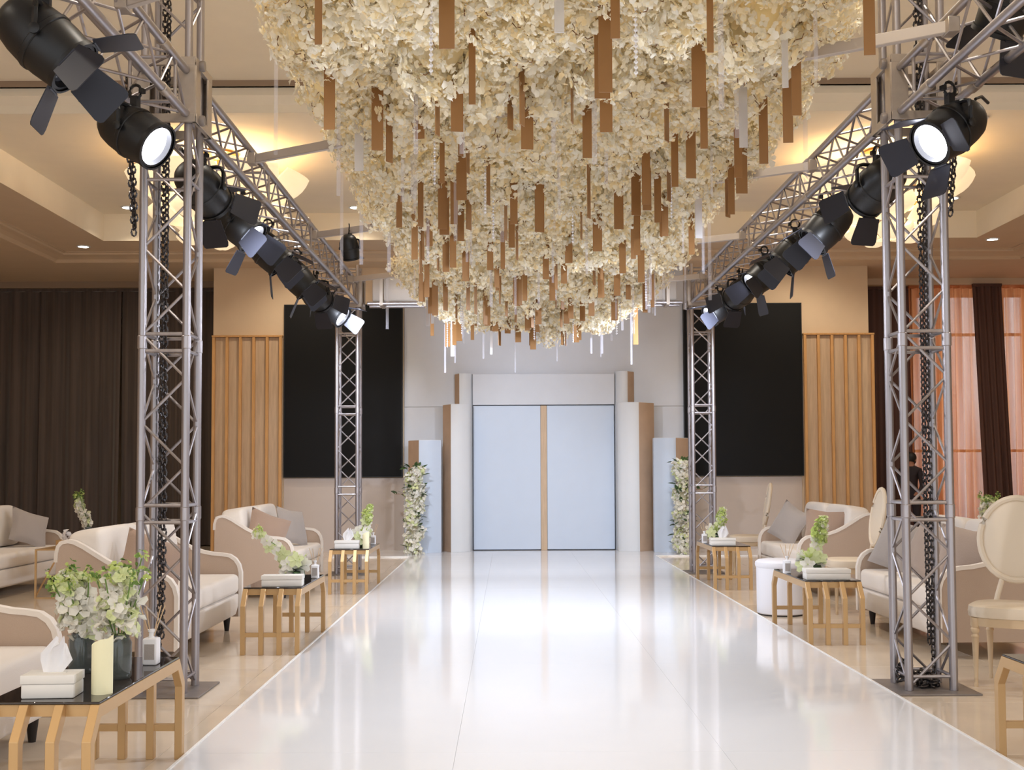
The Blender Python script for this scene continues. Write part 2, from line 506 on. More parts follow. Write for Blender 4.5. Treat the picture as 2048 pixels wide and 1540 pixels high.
for x0, x1, lab in ((-4.78, -3.64, 'oak slatted wall panel left of the left black screen'), (4.77, 5.92, 'oak slatted wall panel right of the right black screen')):
    t = thing('slat_panel', lab, 'wall panel', ((x0 + x1) / 2, WALL_Y - .012, 0), group='oak slat wall panels')
    h = (x1 - x0) / 2
    m = MB(); m.box(-h, h, -.04, -.001, 0.02, 3.46); m.build('backing_board', M_woodback, t, smooth=False)
    sm = MB().box(-.022, .022, -.10, -.041, 0.02, 3.46).mesh('slat', M_wood, bevel=.003, bseg=1)
    for k in range(6):
        link('slat', sm, t, (-h + .03 + (2 * h - .06) * k / 5, 0, 0))
    m = MB(); m.box(-h, h, -.105, 0, 3.462, 3.49); m.build('top_cap', M_wood, t, bevel=.003, bseg=1)

# ---- double doors
door = thing('door_1', 'wide pale blue double doors at the end of the runway', 'door', (.573, 18.9, RZ)); door['kind'] = 'structure'
lm = MB().box(-.540, .540, -.02, .02, .012, 2.318).mesh('door_leaf', M_blue, bevel=.004, bseg=1)
link('door_leaf', lm, door, (-.592, 0, 0)); link('door_leaf', lm, door, (.592, 0, 0))
m = MB(); m.box(-.05, .05, -.03, .03, 0, 2.318); m.build('oak_post', M_woodback, door, bevel=.004, bseg=1)
m = MB(); m.box(-1.135, 1.135, 0.03, .09, 0, 2.33); m.build('frame', M_leg, door, smooth=False)
m = MB(); m.box(-1.14, 1.14, -.04, .09, 2.331, 2.83); m.build('header_panel', M_grey, door, bevel=.004, bseg=1)

# ---- stepped screens beside the doors
def screen(name, plan, h, m0, brown, label):
    n = len(plan)
    em = [1 if i in brown else 0 for i in range(n)]
    cx = sum(p[0] for p in plan) / n; cy = sum(p[1] for p in plan) / n
    t = thing(name, label, 'screen panel', (cx, cy, RZ + .0008), group='stepped screens beside the doors')
    poly = [(p[0] - cx, p[1] - cy) for p in plan]
    front = [i for i in range(n) if i not in brown]
    m = MB(); m.prism(poly, 0, h, 'z', em)
    m.build('board', [m0, M_raw], t, angle=50)
    m = MB(); m.prism([(x * .97, y * .9) for x, y in poly], h, h + .006, 'z'); m.build('top_edge', M_white, t, smooth=False)
def arc(x0, y0, x1, y1, bulge, n=7):
    out = []
    for i in range(n):
        t = i / (n - 1)
        out.append((x0 + (x1 - x0) * t, y0 + (y1 - y0) * t - bulge * math.sin(math.pi * t)))
    return out
def both(name, h, x_in, x_out, x_back, yf, m0, lab, mirror_off=None):
    yb = mirror_off or 18.74
    pl = [(x_in, yb - .04)] + arc(x_in, yf + .12, x_out, yf, .05) + [(x_back, yb)]
    screen(name, pl, h, m0, {len(pl) - 2}, lab)
both('tall_screen', 2.83, -.57, -.78, -.86, 18.80, M_white, 'tallest off white screen just left of the doors', 18.98)
both('curved_screen', 2.32, -.60, -.90, -1.04, 18.48, M_white, 'middle height off white screen with brown side left of the doors')
both('blue_screen', 1.75, -1.05, -1.39, -1.58, 18.30, M_blue, 'short pale blue screen behind the left flower pillar', 18.60)
both('tall_screen', 2.86, 1.72, 1.92, 2.04, 18.80, M_white, 'tallest off white screen just right of the doors', 18.98)
both('curved_screen', 2.34, 1.74, 2.06, 2.33, 18.48, M_white, 'middle height off white screen with brown side right of the doors')
both('blue_screen', 1.77, 2.27, 2.60, 2.84, 18.22, M_blue, 'short pale blue screen behind the right flower pillar', 18.52)

# ---- drapes
def drape(name, x0, x1, y, z0, z1, mtl, label, seed, amp=.085, pitch=.27, group=None, lean=0.0, cat='curtain'):
    rn = random.Random(seed)
    n = max(24, int((x1 - x0) / pitch * 10))
    ph = [rn.uniform(0, 6.28) for _ in range(4)]
    rows = [0, .12, .3, .5, .7, .88, 1]
    vs, fs = [], []
    cx = (x0 + x1) / 2
    for t in rows:
        z = z1 + (z0 - z1) * t
        for i in range(n + 1):
            u = i / n
            x = x0 + (x1 - x0) * u - cx
            w = math.sin(2 * math.pi * x / pitch + ph[0] + 1.3 * math.sin(x * 2.1 + ph[1])) * .7 + math.sin(2 * math.pi * x / (pitch * 2.7) + ph[2]) * .45
            yy = amp * w * (.55 + .45 * t)
            vs.append((x + lean * t + .03 * math.sin(5 * x + ph[3]) * t, yy, z))
    for j in range(len(rows) - 1):
        for i in range(n):
            a = j * (n + 1) + i
            fs.append((a, a + 1, a + n + 2, a + n + 1))
    t = thing(name, label, cat, (cx, y, 0), group=group)
    m = MB(); m.add(vs, fs)
    m.build('fabric', mtl, t, angle=180)
    m = MB(); m.box(x0 - cx, x1 - cx, -.03, .03, z1, z1 + .05); m.build('heading', mtl, t, smooth=False)
    return t
ZT = 4.44
labs = ['dark brown floor length drape at the far left behind the cream sofa', 'dark brown drape behind the flower vase on the left', 'dark brown drape seen through the near left truss tower', 'dark brown drape next to the left oak slat panel']
for k, (x0, x1) in enumerate(((-9.9, -8.13), (-8.13, -6.73), (-6.73, -5.73), (-5.73, -4.3))):
    drape('drape', x0, x1, CURT_Y, .02, ZT, M_curt, labs[k], 11 + k, group='dark brown drapes')
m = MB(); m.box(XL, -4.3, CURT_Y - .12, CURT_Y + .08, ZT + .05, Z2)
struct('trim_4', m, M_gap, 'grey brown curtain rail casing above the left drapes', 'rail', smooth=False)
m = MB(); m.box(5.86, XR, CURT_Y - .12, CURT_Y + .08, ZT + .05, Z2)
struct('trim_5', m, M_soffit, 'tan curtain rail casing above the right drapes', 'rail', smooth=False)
drape('drape', 5.95, 7.1, CURT_Y + .1, .02, ZT, M_sheerd, 'maroon drape in shadow behind the near right truss tower', 31, group='right side drapes')
drape('sheer_curtain', 7.0, 8.40, CURT_Y, .02, ZT, M_sheer, 'glowing rust sheer curtain between the truss tower and the dark drape', 32, amp=.09, group='rust sheer curtains', pitch=.13)
drape('drape', 8.05, 8.55, CURT_Y - .18, .02, ZT, M_sheerd, 'narrow maroon drape gathered between two glowing sheers', 33, amp=.06, pitch=.12, group='right side drapes', lean=.14)
drape('sheer_curtain', 8.42, 9.9, CURT_Y, .02, ZT, M_sheer, 'glowing rust sheer curtain at the right edge of the photo', 34, amp=.09, group='rust sheer curtains', pitch=.13)
drape('sheer_curtain', 9.9, 11.1, CURT_Y, .02, ZT, M_sheer, 'glowing rust sheer curtain beyond the right edge', 35, amp=.05, group='rust sheer curtains', pitch=.13)

# ---- recessed downlights
spots_ = [(-4.29, 12.8, ZU, 'recessed downlight in the high ceiling nearest the left tower'), (-5.46, 16.75, ZU, 'recessed downlight at the left end of the high ceiling'), (-6.4, 17.6, Z1, 'recessed downlight in the soffit above the left drapes'),
          (-2.19, 16.8, ZU, 'recessed downlight in the ceiling left of the hanging flowers'), (5.13, 12.6, ZU, 'recessed downlight in the high ceiling nearest the right tower'), (6.26, 16.36, ZU, 'recessed downlight at the right end of the high ceiling'),
          (7.2, 17.3, Z1, 'recessed downlight in the soffit above the right curtains'), (4.66, 17.55, Z1, 'recessed downlight in the soffit above the right oak panel'), (2.4, 16.6, ZU, 'recessed downlight hidden above the far flowers'),
          (-3.2, 17.6, Z1, 'recessed downlight in the soffit above the left black screen')]
ringm = MB().lathe([(.075, 0), (.10, 0), (.102, -.012), (.078, -.014), (.075, 0)], 20, cap=False).mesh('trim_ring', M_white)
lensm = MB().lathe([(.001, -.006), (.076, -.006), (.076, -.002)], 20, cap=False).mesh('lens', M_dl)
for x, y, z, lab in spots_:
    t = thing('downlight', lab, 'downlight', (x, y, z), group='recessed ceiling downlights')
    link('trim_ring', ringm, t); link('lens', lensm, t)
    near_wall = z < ZU
    spot('downlight_beam', (x, y, z - .03), (x, y + (1.6 if near_wall else 0), 1.5), DOWNLIGHT_W * (1.6 if near_wall else 1), 120, .8, (1, .87, .68), .08)
for x, y in ((-4.3, 8.2), (5.1, 8.2), (-4.3, 3.8), (5.1, 3.8), (-4.3, 0), (5.1, 0), (-1.5, 1.0), (2.4, 1.0), (-.7, 5.6), (1.5, 5.6), (-.7, 8.2), (1.5, 8.2), (-.7, 11.0), (1.5, 11.0)):  # added unseen lamps: overall fill, and light on the flowers from above
    t = thing('downlight', 'added unseen downlight in the near ceiling above the frame', 'downlight', (x, y, ZN), group='added near ceiling downlights')
    link('trim_ring', ringm, t); link('lens', lensm, t)
    spot('downlight_beam', (x, y, ZN - .03), (x, y, 0), DOWNLIGHT_W * 2.2, 130, .8, (1, .91, .79), .08)

# ---- shell chandeliers
def shell_mesh(w, h, depth, seed):
    """scalloped alabaster shell: fluted fan, cupped outwards, with thickness"""
    m = MB(); nu, nv = 14, 8
    vs = []
    for side in (0, 1):
        for j in range(nv + 1):
            v = j / nv
            for i in range(nu + 1):
                u = -1 + 2 * i / nu
                wid = w / 2 * (.35 + .65 * math.sin(min(1, v * 1.25) * math.pi / 2)) * (1 - .18 * max(0, v - .7) / .3)
                edge = h * .10 * (u * u) * v
                z = h * (v - .0) - edge
                y = depth * math.sin(v * math.pi * .62) * (1 - .75 * u * u) + .012 * abs(math.sin(u * 7)) * v - side * .02
                vs.append((wid * u, y, z))
    n1 = (nu + 1) * (nv + 1)
    fs = []
    for side in (0, 1):
        for j in range(nv):
            for i in range(nu):
                a = side * n1 + j * (nu + 1) + i
                fs.append((a, a + 1, a + nu + 2, a + nu + 1))
    for i in range(nu):
        a = nv * (nu + 1) + i
        fs.append((a, a + 1, n1 + a + 1, n1 + a))
    m.add(vs, fs)
    return m.mesh('shell_shade', M_alab, angle=80)
shA, shB, shC = shell_mesh(.78, .62, .26, 1), shell_mesh(.62, .46, .24, 2), shell_mesh(.46, .34, .2, 3)
def chandelier(x, y, label):
    t = thing('chandelier', label, 'chandelier', (x, y, ZU), group='shell chandeliers')
    m = MB(); m.lathe([(.22, 0), (.24, -.03), (.12, -.07), (.02, -.09), (.02, -1.0), (.05, -1.03), (.02, -1.07)], 20); m.build('stem', M_brass, t)
    m = MB()
    for r, z in ((.62, -.34), (.42, -.62)):
        m.tube([(r * math.cos(a * math.pi / 12), r * math.sin(a * math.pi / 12), z) for a in range(24)], .014, 6, closed=True)
        for a in range(6):
            ca, sa = math.cos(a * math.pi / 3), math.sin(a * math.pi / 3)
            m.tube([(.03 * ca, .03 * sa, z), (r * ca, r * sa, z)], .01, 6)
    m.build('arm_ring', M_brass, t)
    for me, r, z, n, tilt, off in ((shA, .50, -.66, 7, 38, 0), (shB, .34, -.90, 6, 44, .3), (shC, .10, -1.08, 4, 52, .1)):
        for k in range(n):
            a = 2 * math.pi * k / n + off
            M = Matrix.Translation((r * math.cos(a), r * math.sin(a), z)) @ Matrix.Rotation(a - math.pi / 2, 4, 'Z') @ Matrix.Rotation(R(-tilt), 4, 'X')
            link('shell_shade', me, t, M=M)
    l = bpy.data.lights.new('chandelier_glow', 'POINT'); l.energy = CHAND_W; l.color = (1, .82, .58); l.shadow_soft_size = .12
    o = bpy.data.objects.new('chandelier_glow', l); C.objects.link(o); o.location = (x, y, ZU - .30)
chandelier(-3.45, 13.9, 'lit cream shell chandelier behind the near left truss tower')
chandelier(4.5, 13.9, 'lit cream shell chandelier behind the near right truss tower')

# ================================================================ TRUSS RIG
S = 0.26                     # chord spacing, centre to centre
h_ = S / 2
brace_me = MB().tube([(0, 0, 0), (0, 0, 1)], .0085, 6, cap=False).mesh('brace', M_alu)
chord_me = MB().tube([(0, 0, 0), (0, 0, 1)], .0245, 12).mesh('chord', M_alu)
rung_me = MB().tube([(0, 0, 0), (0, 0, 1)], .011, 8, cap=False).mesh('rung', M_alu)
collar_me = MB().lathe([(.0246, -.04), (.028, -.036), (.028, .036), (.0246, .04)], 14, cap=False).mesh('collar', M_alu)
def lace(parent, A, length, phase=0, skip=None):
    """A(u,v,w): local frame, w along the truss; zigzag lacing on the four faces"""
    n = int(round(length / S))
    for face in range(4):
        for k in range(n):
            w0, w1 = length * k / n, length * (k + 1) / n
            if skip and skip(w0, w1): continue
            a, b_ = (-h_, h_) if (k + phase + face) % 2 == 0 else (h_, -h_)
            if face == 0: p, q = (a, -h_, w0), (b_, -h_, w1)
            elif face == 1: p, q = (a, h_, w0), (b_, h_, w1)
            elif face == 2: p, q = (-h_, a, w0), (-h_, b_, w1)
            else: p, q = (h_, a, w0), (h_, b_, w1)
            link('brace', brace_me, parent, M=align(A(*p), A(*q)))
def rungs(parent, A, w):
    for p, q in (((-h_, -h_), (h_, -h_)), ((h_, -h_), (h_, h_)), ((h_, h_), (-h_, h_)), ((-h_, h_), (-h_, -h_))):
        link('rung', rung_me, parent, M=align(A(p[0], p[1], w), A(q[0], q[1], w)))
BZ0, BZ1 = EYE + 2.11, EYE + 2.11 + S          # lower and upper chord heights of the beams
def tower(x, y, top, label):
    t = thing('truss_tower', label, 'truss tower', (x, y, 0), group='truss towers')
    A = lambda u, v, w: Vector((u, v, w + .03))
    for u in (-h_, h_):
        for v in (-h_, h_):
            link('chord', chord_me, t, M=align((u, v, .012), (u, v, top)))
            for w in (1.02, 2.03):
                if w < top: link('collar', collar_me, t, (u, v, w + .03))
    lace(t, A, top - .05, skip=lambda a, b_: BZ0 - .1 < (a + b_) / 2 < BZ1 + .1 or abs((a + b_) / 2 - 1.02) < .0)
    for w in (.06, .97, 1.07, 1.98, 2.08, 3.0, top - .08):
        rungs(t, A, w)
    m = MB(); m.box(-.25, .25, -.25, .25, .001, .011); m.build('base_plate', M_plate, t, bevel=.002, bseg=1)
    # sliding sleeve block that carries the beam
    m = MB(); o = h_ + .055
    for u in (-o, o):
        for v in (-o, o):
            su, sv = math.copysign(1, u), math.copysign(1, v)
            m.box(min(u, u - su * .10), max(u, u - su * .10), v - .005, v + .005, BZ0 - .05, BZ1 + .05)
            m.box(u - .005, u + .005, min(v, v - sv * .10), max(v, v - sv * .10), BZ0 - .05, BZ1 + .05)
    for z in (BZ0 - .05, BZ1 + .03):
        m.box(-o, o, -o - .006, -o + .02, z, z + .05); m.box(-o, o, o - .02, o + .006, z, z + .05)
        m.box(-o - .006, -o + .02, -o, o, z, z + .05); m.box(o - .02, o + .006, -o, o, z, z + .05)
    blk = m.build('sleeve_block', M_alud, t, bevel=.002, bseg=1)
    wm = MB().lathe([(.008, -.015), (.03, -.015), (.034, 0), (.03, .015), (.008, .015)], 12, M=Matrix.Rotation(R(90), 3, 'Y')).mesh('guide_wheel', M_plate)
    for u in (-o - .02, o + .02):
        for z in (BZ0 - .02, BZ1 + .05):
            link('guide_wheel', wm, blk, (u, -o * .55, z))
    return t
TLX, TRX, TY0, TY1 = -2.025, 2.457, 7.03, 14.9
tower(TLX, TY0, 4.98, 'near left aluminium truss tower with a dark chain inside')
tower(TRX, TY0, 4.98, 'near right aluminium truss tower with a chain heaped at its base')
tower(TLX, TY1, 3.9, 'far left aluminium truss tower before the left black screen')
tower(TRX, TY1, 3.9, 'far right aluminium truss tower before the right black screen')
def beam(x, y0, y1, label, ends=()):
    t = thing('truss_beam', label, 'truss beam', (x, y0, BZ0 + h_), group='lengthwise truss beams')
    L = y1 - y0
    A = lambda u, v, w: Vector((u, w, v))
    for u in (-h_, h_):
        for v in (-h_, h_):
            link('chord', chord_me, t, M=align((u, 0, v), (u, L, v)))
    lace(t, A, L, 1)
    for w in ends: rungs(t, A, w if w >= 0 else L + w)
    w = 0
    while w < L:
        rungs(t, A, w + .02); w += 2.0
    cm = MB().lathe([(.0255, -.05), (.03, -.045), (.03, .045), (.0255, .05)], 12, M=Matrix.Rotation(R(90), 3, 'X'), cap=False).mesh('coupler', M_alud)
    for k in range(1, int(L / 2) + 1):
        for u in (-h_, h_):
            for v in (-h_, h_):
                link('coupler', cm, t, (u, min(L - .1, 2.0 * k - .2), v))
GAPB = h_ + .065
beam(TLX, 2.6, TY0 - GAPB, 'near left truss beam running towards the camera from the left tower')
beam(TLX, TY0 + GAPB, TY1 - GAPB, 'left truss beam of spotlights between the near and far left towers', (-.02,))
beam(TRX, 2.6, TY0 - GAPB, 'near right truss beam running towards the camera from the right tower')
beam(TRX, TY0 + GAPB, TY1 - GAPB, 'right truss beam of spotlights between the near and far right towers', (-.02,))
# cloth wrapped cross truss between the far towers
t = thing('cross_truss', 'cloth wrapped cross truss between the two far towers', 'truss beam', ((TLX + TRX) / 2, TY1, BZ0))
hw = (TRX - TLX) / 2 - .31
m = MB(); m.box(-hw, hw, -.10, .10, .035, .34); m.build('wrap_cloth', M_wrap, t, bevel=.02, bseg=3)
for v in (-h_, h_):
    link('chord', chord_me, t, M=align((-hw - .06, v, 0), (hw + .06, v, 0)))
m = MB()
for x in (-hw + .12, hw - .12):
    m = MB(); m.box(x - .02, x + .02, -.16, .16, -.03, .37); m.build('strap', M_alud, t, smooth=False)

# slanting crossbars that carry the flowers (they run across the rig at an angle)
dx = (TRX + h_) - (TLX - h_)
slope = math.tan(R(32.4))
labs = ['pale crossbar nearest the camera over the top of the flowers', 'pale crossbar reaching the left truss just behind the near tower', 'pale crossbar reaching the left truss midway along', 'pale crossbar reaching the left truss near the far tower', 'pale crossbar ending at the far right tower']
for k, (yl, lab) in enumerate(zip((5.65, 8.55, 11.35, 14.0, 16.4), labs)):
    xl, xr = TLX + h_ + .02, TRX - h_ - .02
    yr = yl - (xr - xl) * slope * .96
    if k == 4:
        xl = 1.15; yl = yr + (xr - xl) * slope * .96
    z = EYE + 2.29
    t = thing('crossbar', lab, 'crossbar', (xl, yl, z), group='slanting crossbars')
    L = math.hypot(xr - xl, yr - yl)
    ang = math.atan2(yr - yl, xr - xl)
    m = MB(); m.box(0, L, -.02, .02, -.032, .032, Matrix.Rotation(ang, 4, 'Z')); m.build('bar', M_crossbar, t, bevel=.004, bseg=1)
    for s_ in (0, L):
        if k == 4 and s_ == 0: continue
        m = MB(); p = Matrix.Rotation(ang, 4, 'Z') @ Vector((s_, 0, 0))
        m.box(p.x - .03, p.x + .03, p.y - .05, p.y + .05, -.04, .04); m.build('end_clamp', M_alud, t, bevel=.003, bseg=1)

# chains
def chain_links(mb, pts_, link_len=.05, r=.0055, w=.013):
    P = [Vector(p) for p in pts_]
    seg = [(P[i + 1] - P[i]).length for i in range(len(P) - 1)]
    tot = sum(seg); n = int(tot / (link_len * .72))
    for k in range(n):
        d = tot * (k + .5) / n; i = 0
        while i < len(seg) - 1 and d > seg[i]: d -= seg[i]; i += 1
        p = P[i].lerp(P[i + 1], d / seg[i])
        q = (P[i + 1] - P[i]).to_track_quat('Z', 'Y').to_matrix() @ Matrix.Rotation(R(90 * (k % 2) + 20), 3, 'Z')
        ring = []
        for a in range(8):
            t_ = 2 * math.pi * a / 8
            ring.append(p + q @ Vector((w * math.cos(t_), 0, link_len / 2 * math.sin(t_))))
        mb.tube(ring, r, 4, closed=True)
rn = random.Random(5)
def heap(cx, cy, rad, n, z0=.02, hh=.1):
    pts_ = []
    for k in range(n):
        a = k * 1.9 + rn.uniform(-.5, .5); r = rad * rn.uniform(.25, 1)
        pts_.append((cx + r * math.cos(a), cy + r * math.sin(a) * .9, z0 + hh * rn.random() * (1 - r / rad * .5)))
    return pts_
m = MB(); chain_links(m, [(.0, .0, 4.9), (.004, .004, 3.2), (0, 0, 1.6), (.004, 0, .6), (0, .005, .1)], r=.006, w=.013)
chain_links(m, [(.026, .01, 4.2), (.022, .01, 2.4), (.026, .006, .9), (.02, 0, .3)], r=.006, w=.013)
tag(m.build('hoist_chain', M_chain, loc=(TLX - .082, TY0 + .09, 0)), 'dark hoist chain hanging inside the near left tower', 'chain')
m = MB(); chain_links(m, [(.0, .0, 4.9), (.004, .004, 3.2), (0, 0, 1.6), (.004, 0, .6), (0, -.005, .12)] + heap(-.09, -.08, .085, 46), r=.006, w=.013)
chain_links(m, [(-.024, .01, 4.3), (-.022, .01, 2.6), (-.026, .006, 1.1), (-.02, 0, .25)], r=.006, w=.013)
chain_links(m, heap(-.19, -.06, .045, 30, .04, .2), r=.006, w=.013)
tag(m.build('hoist_chain', M_chain, loc=(TRX + .088, TY0 + .08, 0)), 'dark hoist chain heaped at the base of the near right tower', 'chain')
m = MB(); chain_links(m, [(0, 0, 0), (.01, .01, -.35), (.045, .03, -.95)], r=.006, w=.014)
chain_links(m, [(.022, 0, 0), (.03, .01, -.35), (.055, .03, -.9)], r=.006, w=.014)
tag(m.build('slack_chain', M_chain, loc=(TLX - .25, TY0 - .10, 3.66)), 'slack dark chain hanging left of the near left tower', 'chain')
m = MB(); chain_links(m, [(0, 0, 0), (-.01, .01, -.3), (-.05, .03, -.8)], r=.006, w=.014)
chain_links(m, [(-.02, 0, 0), (-.03, .01, -.3), (-.06, .03, -.75)], r=.006, w=.014)
tag(m.build('slack_chain', M_chain, loc=(TRX + .26, TY0 - .05, 3.62)), 'slack dark chain hanging right of the near right tower', 'chain')

# ---- stage spotlights
def lamp_meshes():
    d = {}
    m = MB()   # beam along -z, pivot at origin
    m.lathe([(.02, .192), (.055, .186), (.085, .168), (.106, .135), (.118, .085), (.125, .02), (.124, -.05), (.117, -.11), (.110, -.145), (.098, -.145), (.094, -.11), (.02, -.10)], 28)
    m.lathe([(.126, .012), (.130, .008), (.130, -.008), (.126, -.012)], 28, cap=False)
    m.tube([(.0, .03, .18), (.01, .06, .24), (.03, .05, .30), (.05, .0, .34)], .008, 6)
    d['housing'] = m.mesh('housing', M_lamp)
    d['lens_lit'] = MB().lathe([(.001, -.122), (.05, -.126), (.092, -.118), (.094, -.112)], 24, cap=False).mesh('lens', M_lens)
    d['lens_dark'] = MB().lathe([(.001, -.122), (.05, -.126), (.092, -.118), (.094, -.112)], 24, cap=False).mesh('lens', M_lensdim)
    m = MB()
    m.tube([(-.142, 0, -.01), (-.142, 0, .09), (-.13, 0, .125), (-.10, 0, .135), (.10, 0, .135), (.13, 0, .125), (.142, 0, .09), (.142, 0, -.01)], .0125, 6)
    m.lathe([(.02, -.005), (.024, .0), (.024, .012), (.01, .016)], 10, c=(-.142, 0, 0), M=Matrix.Rotation(R(-90), 3, 'Y'))
    m.lathe([(.02, -.005), (.024, .0), (.024, .012), (.01, .016)], 10, c=(.142, 0, 0), M=Matrix.Rotation(R(90), 3, 'Y'))
    d['yoke'] = m.mesh('yoke', M_lamp)
    m = MB(); m.box(-.02, .02, -.02, .02, .135, .205); m.tube([(0, -.0 + .038 * math.sin(a * .5), .232 + .038 * -math.cos(a * .5)) for a in range(0, 12)], .009, 6); m.box(-.015, .015, .03, .055, .22, .245)
    d['clamp'] = m.mesh('clamp', M_lamp)
    def flap(wid, ln):
        m = MB(); m.prism([(-wid * .8, 0), (wid * .8, 0), (wid, -ln * .82), (wid * .94, -ln * .95), (wid * .8, -ln), (-wid * .8, -ln), (-wid * .94, -ln * .95), (-wid, -ln * .82)], -.002, .002, 'y')
        m.tube([(-wid * .5, 0, 0), (wid * .5, 0, 0)], .006, 6)
        return m.mesh('barn_door', M_flap, smooth=False)
    d['flap'] = flap(.088, .165)
    m = MB(); m.lathe([(.112, -.13), (.122, -.13), (.122, -.152), (.112, -.152)], 24, cap=False)
    d['accessory_ring'] = m.mesh('accessory_ring', M_lamp)
    return d
LM = lamp_meshes()
def stage_lamp(pos, aim, label, lit, doors=(35, 35, 60, 60), energy=0.0, angle=45, sc=1.0):
    """pos = where the clamp meets the chord; aim = beam direction"""
    aim = Vector(aim).normalized()
    pan = math.atan2(-aim.x, aim.y)
    tilt = math.acos(max(-1, min(1, -aim.z)))
    drop = .23 * sc
    t = thing('stage_spotlight', label, 'spotlight', (pos[0], pos[1], pos[2] - drop), pan, group='stage spotlights on the truss beams')
    t.scale = (sc, sc, sc)
    Mx = Matrix.Rotation(tilt, 4, 'X') @ Matrix.Diagonal((1.12, 1.12, 1.12, 1))
    link('yoke', LM['yoke'], t, M=Matrix.Diagonal((1.12, 1, 1, 1))); link('clamp', LM['clamp'], t)
    hs = link('housing', LM['housing'], t, M=Mx)
    link('lens', LM['lens_lit' if lit else 'lens_dark'], hs)
    link('accessory_ring', LM['accessory_ring'], hs)
    if doors:
        for k, op in enumerate(doors):
            if op is None: continue
            M = Mx @ Matrix.Rotation(R(90 * k), 4, 'Z') @ Matrix.Translation((0, .122, -.15)) @ Matrix.Rotation(R(op), 4, 'X')
            link('barn_door', LM['flap'], t, M=M)
    if energy:
        p = Vector((pos[0], pos[1], pos[2] - drop)) + aim * (.36 if doors else .19)
        spot('stage_beam', p, p + aim, energy, 125 if angle < 70 else 88, 1.0, (.80, .87, 1.0), .09)
zc = BZ0 - .0245
aimL = (.62, -.62, -.48)
Lx = TLX - h_ * .6
stage_lamp((TLX + .03, 5.0, zc), (.74, .08, -.66), 'large black spotlight nearest the camera on the left truss with open barn doors', False, (50, 20, 70, 30))
stage_lamp((TLX - .02, 6.38, zc), (.82, -.24, -.52), 'lit spotlight hanging just before the near left tower', True, None, STAGE_W * .6, 60)
stage_lamp((TLX + .02, 7.65, zc), (.3, .85, -.42), 'dark spotlight turned away behind the near left tower', False, (30, 30, 40, 40), DOOR_W * .5, 70)
stage_lamp((TLX, 8.75, zc), (.72, -.14, -.68), 'half lit spotlight with dangling flap, third behind the left tower', True, (15, 30, 75, 15), STAGE_W * .6, 60)
stage_lamp((TLX, 9.85, zc), (.70, .08, -.70), 'black spotlight with wide flap midway along the left truss', False, (20, 30, 40, 20), 0)
stage_lamp((TLX, 11.2, zc), (.66, .08, -.72), 'black spotlight with one flap hanging, third from the far left tower', False, (20, 30, 65, 20), STAGE_W * .6, 60)
stage_lamp((TLX, 12.3, zc), (.34, .88, -.34), 'black spotlight turned to the doors, second from the far left tower', False, (40, 30, 40, 30), DOOR_W, 70)
stage_lamp((TLX, 13.5, zc), (.78, -.20, -.58), 'lit spotlight beside the far left tower', True, (25, 10, None, None), STAGE_W * .4, 60)
stage_lamp((TRX + .05, 4.62, zc), (-.74, .08, -.66), 'black spotlight at the top right corner of the frame', False, (50, 20, 70, 30))
stage_lamp((TRX - .02, 6.38, zc), (-.80, -.30, -.54), 'lit spotlight with blue lit barn door before the near right tower', True, (20, 70, 40, 70), STAGE_W * .6, 60)
stage_lamp((TRX - .02, 7.65, zc), (-.3, .85, -.42), 'dark spotlight turned away behind the near right tower', False, (30, 30, 40, 40), DOOR_W * .5, 70)
stage_lamp((TRX, 8.95, zc), (-.68, -.02, -.70), 'black spotlight with bright glints, third behind the near right tower', False, (15, 30, 60, 15), STAGE_W * .6, 60)
stage_lamp((TRX, 9.95, zc), (-.70, .08, -.70), 'black spotlight with wide flaps midway along the right truss', False, (20, 30, 40, 20), 0)
stage_lamp((TRX, 11.15, zc), (-.76, -.20, -.60), 'lit spotlight with hanging flap midway along the right truss', True, (20, 30, 65, 20), STAGE_W * .6, 60)
stage_lamp((TRX, 12.3, zc), (-.34, .88, -.34), 'black spotlight turned to the doors, second from the far right tower', False, (40, 30, 40, 30), DOOR_W, 70)
stage_lamp((TRX, 13.5, zc), (-.78, -.22, -.58), 'lit spotlight beside the far right tower', True, (25, 10, None, None), STAGE_W * .4, 60)
stage_lamp((-1.50, 11.10, EYE + 2.258), (.1, .4, -.8), 'small dark spotlight hanging under a crossbar left of the flowers', False, (60, None, None, None), sc=.62)
stage_lamp((2.62, 6.0, BZ1 + .28), (-.2, .5, -.7), 'dark spotlight above the right truss beam near the tower', False, (30, None, 40, None))
# loose cables along the right truss
m = MB(); m.tube([(0, 0, 0), (.02, -.1, -.12), (.06, -.12, -.22), (.05, -.2, -.3), (.10, -.25, -.18), (.16, -.3, 0)], .008, 6)
tag(m.build('lamp_cable', M_lamp, loc=(TRX + .14, 5.7, BZ0 - .02)), 'loose black cable drooping from the near right truss', 'cable')

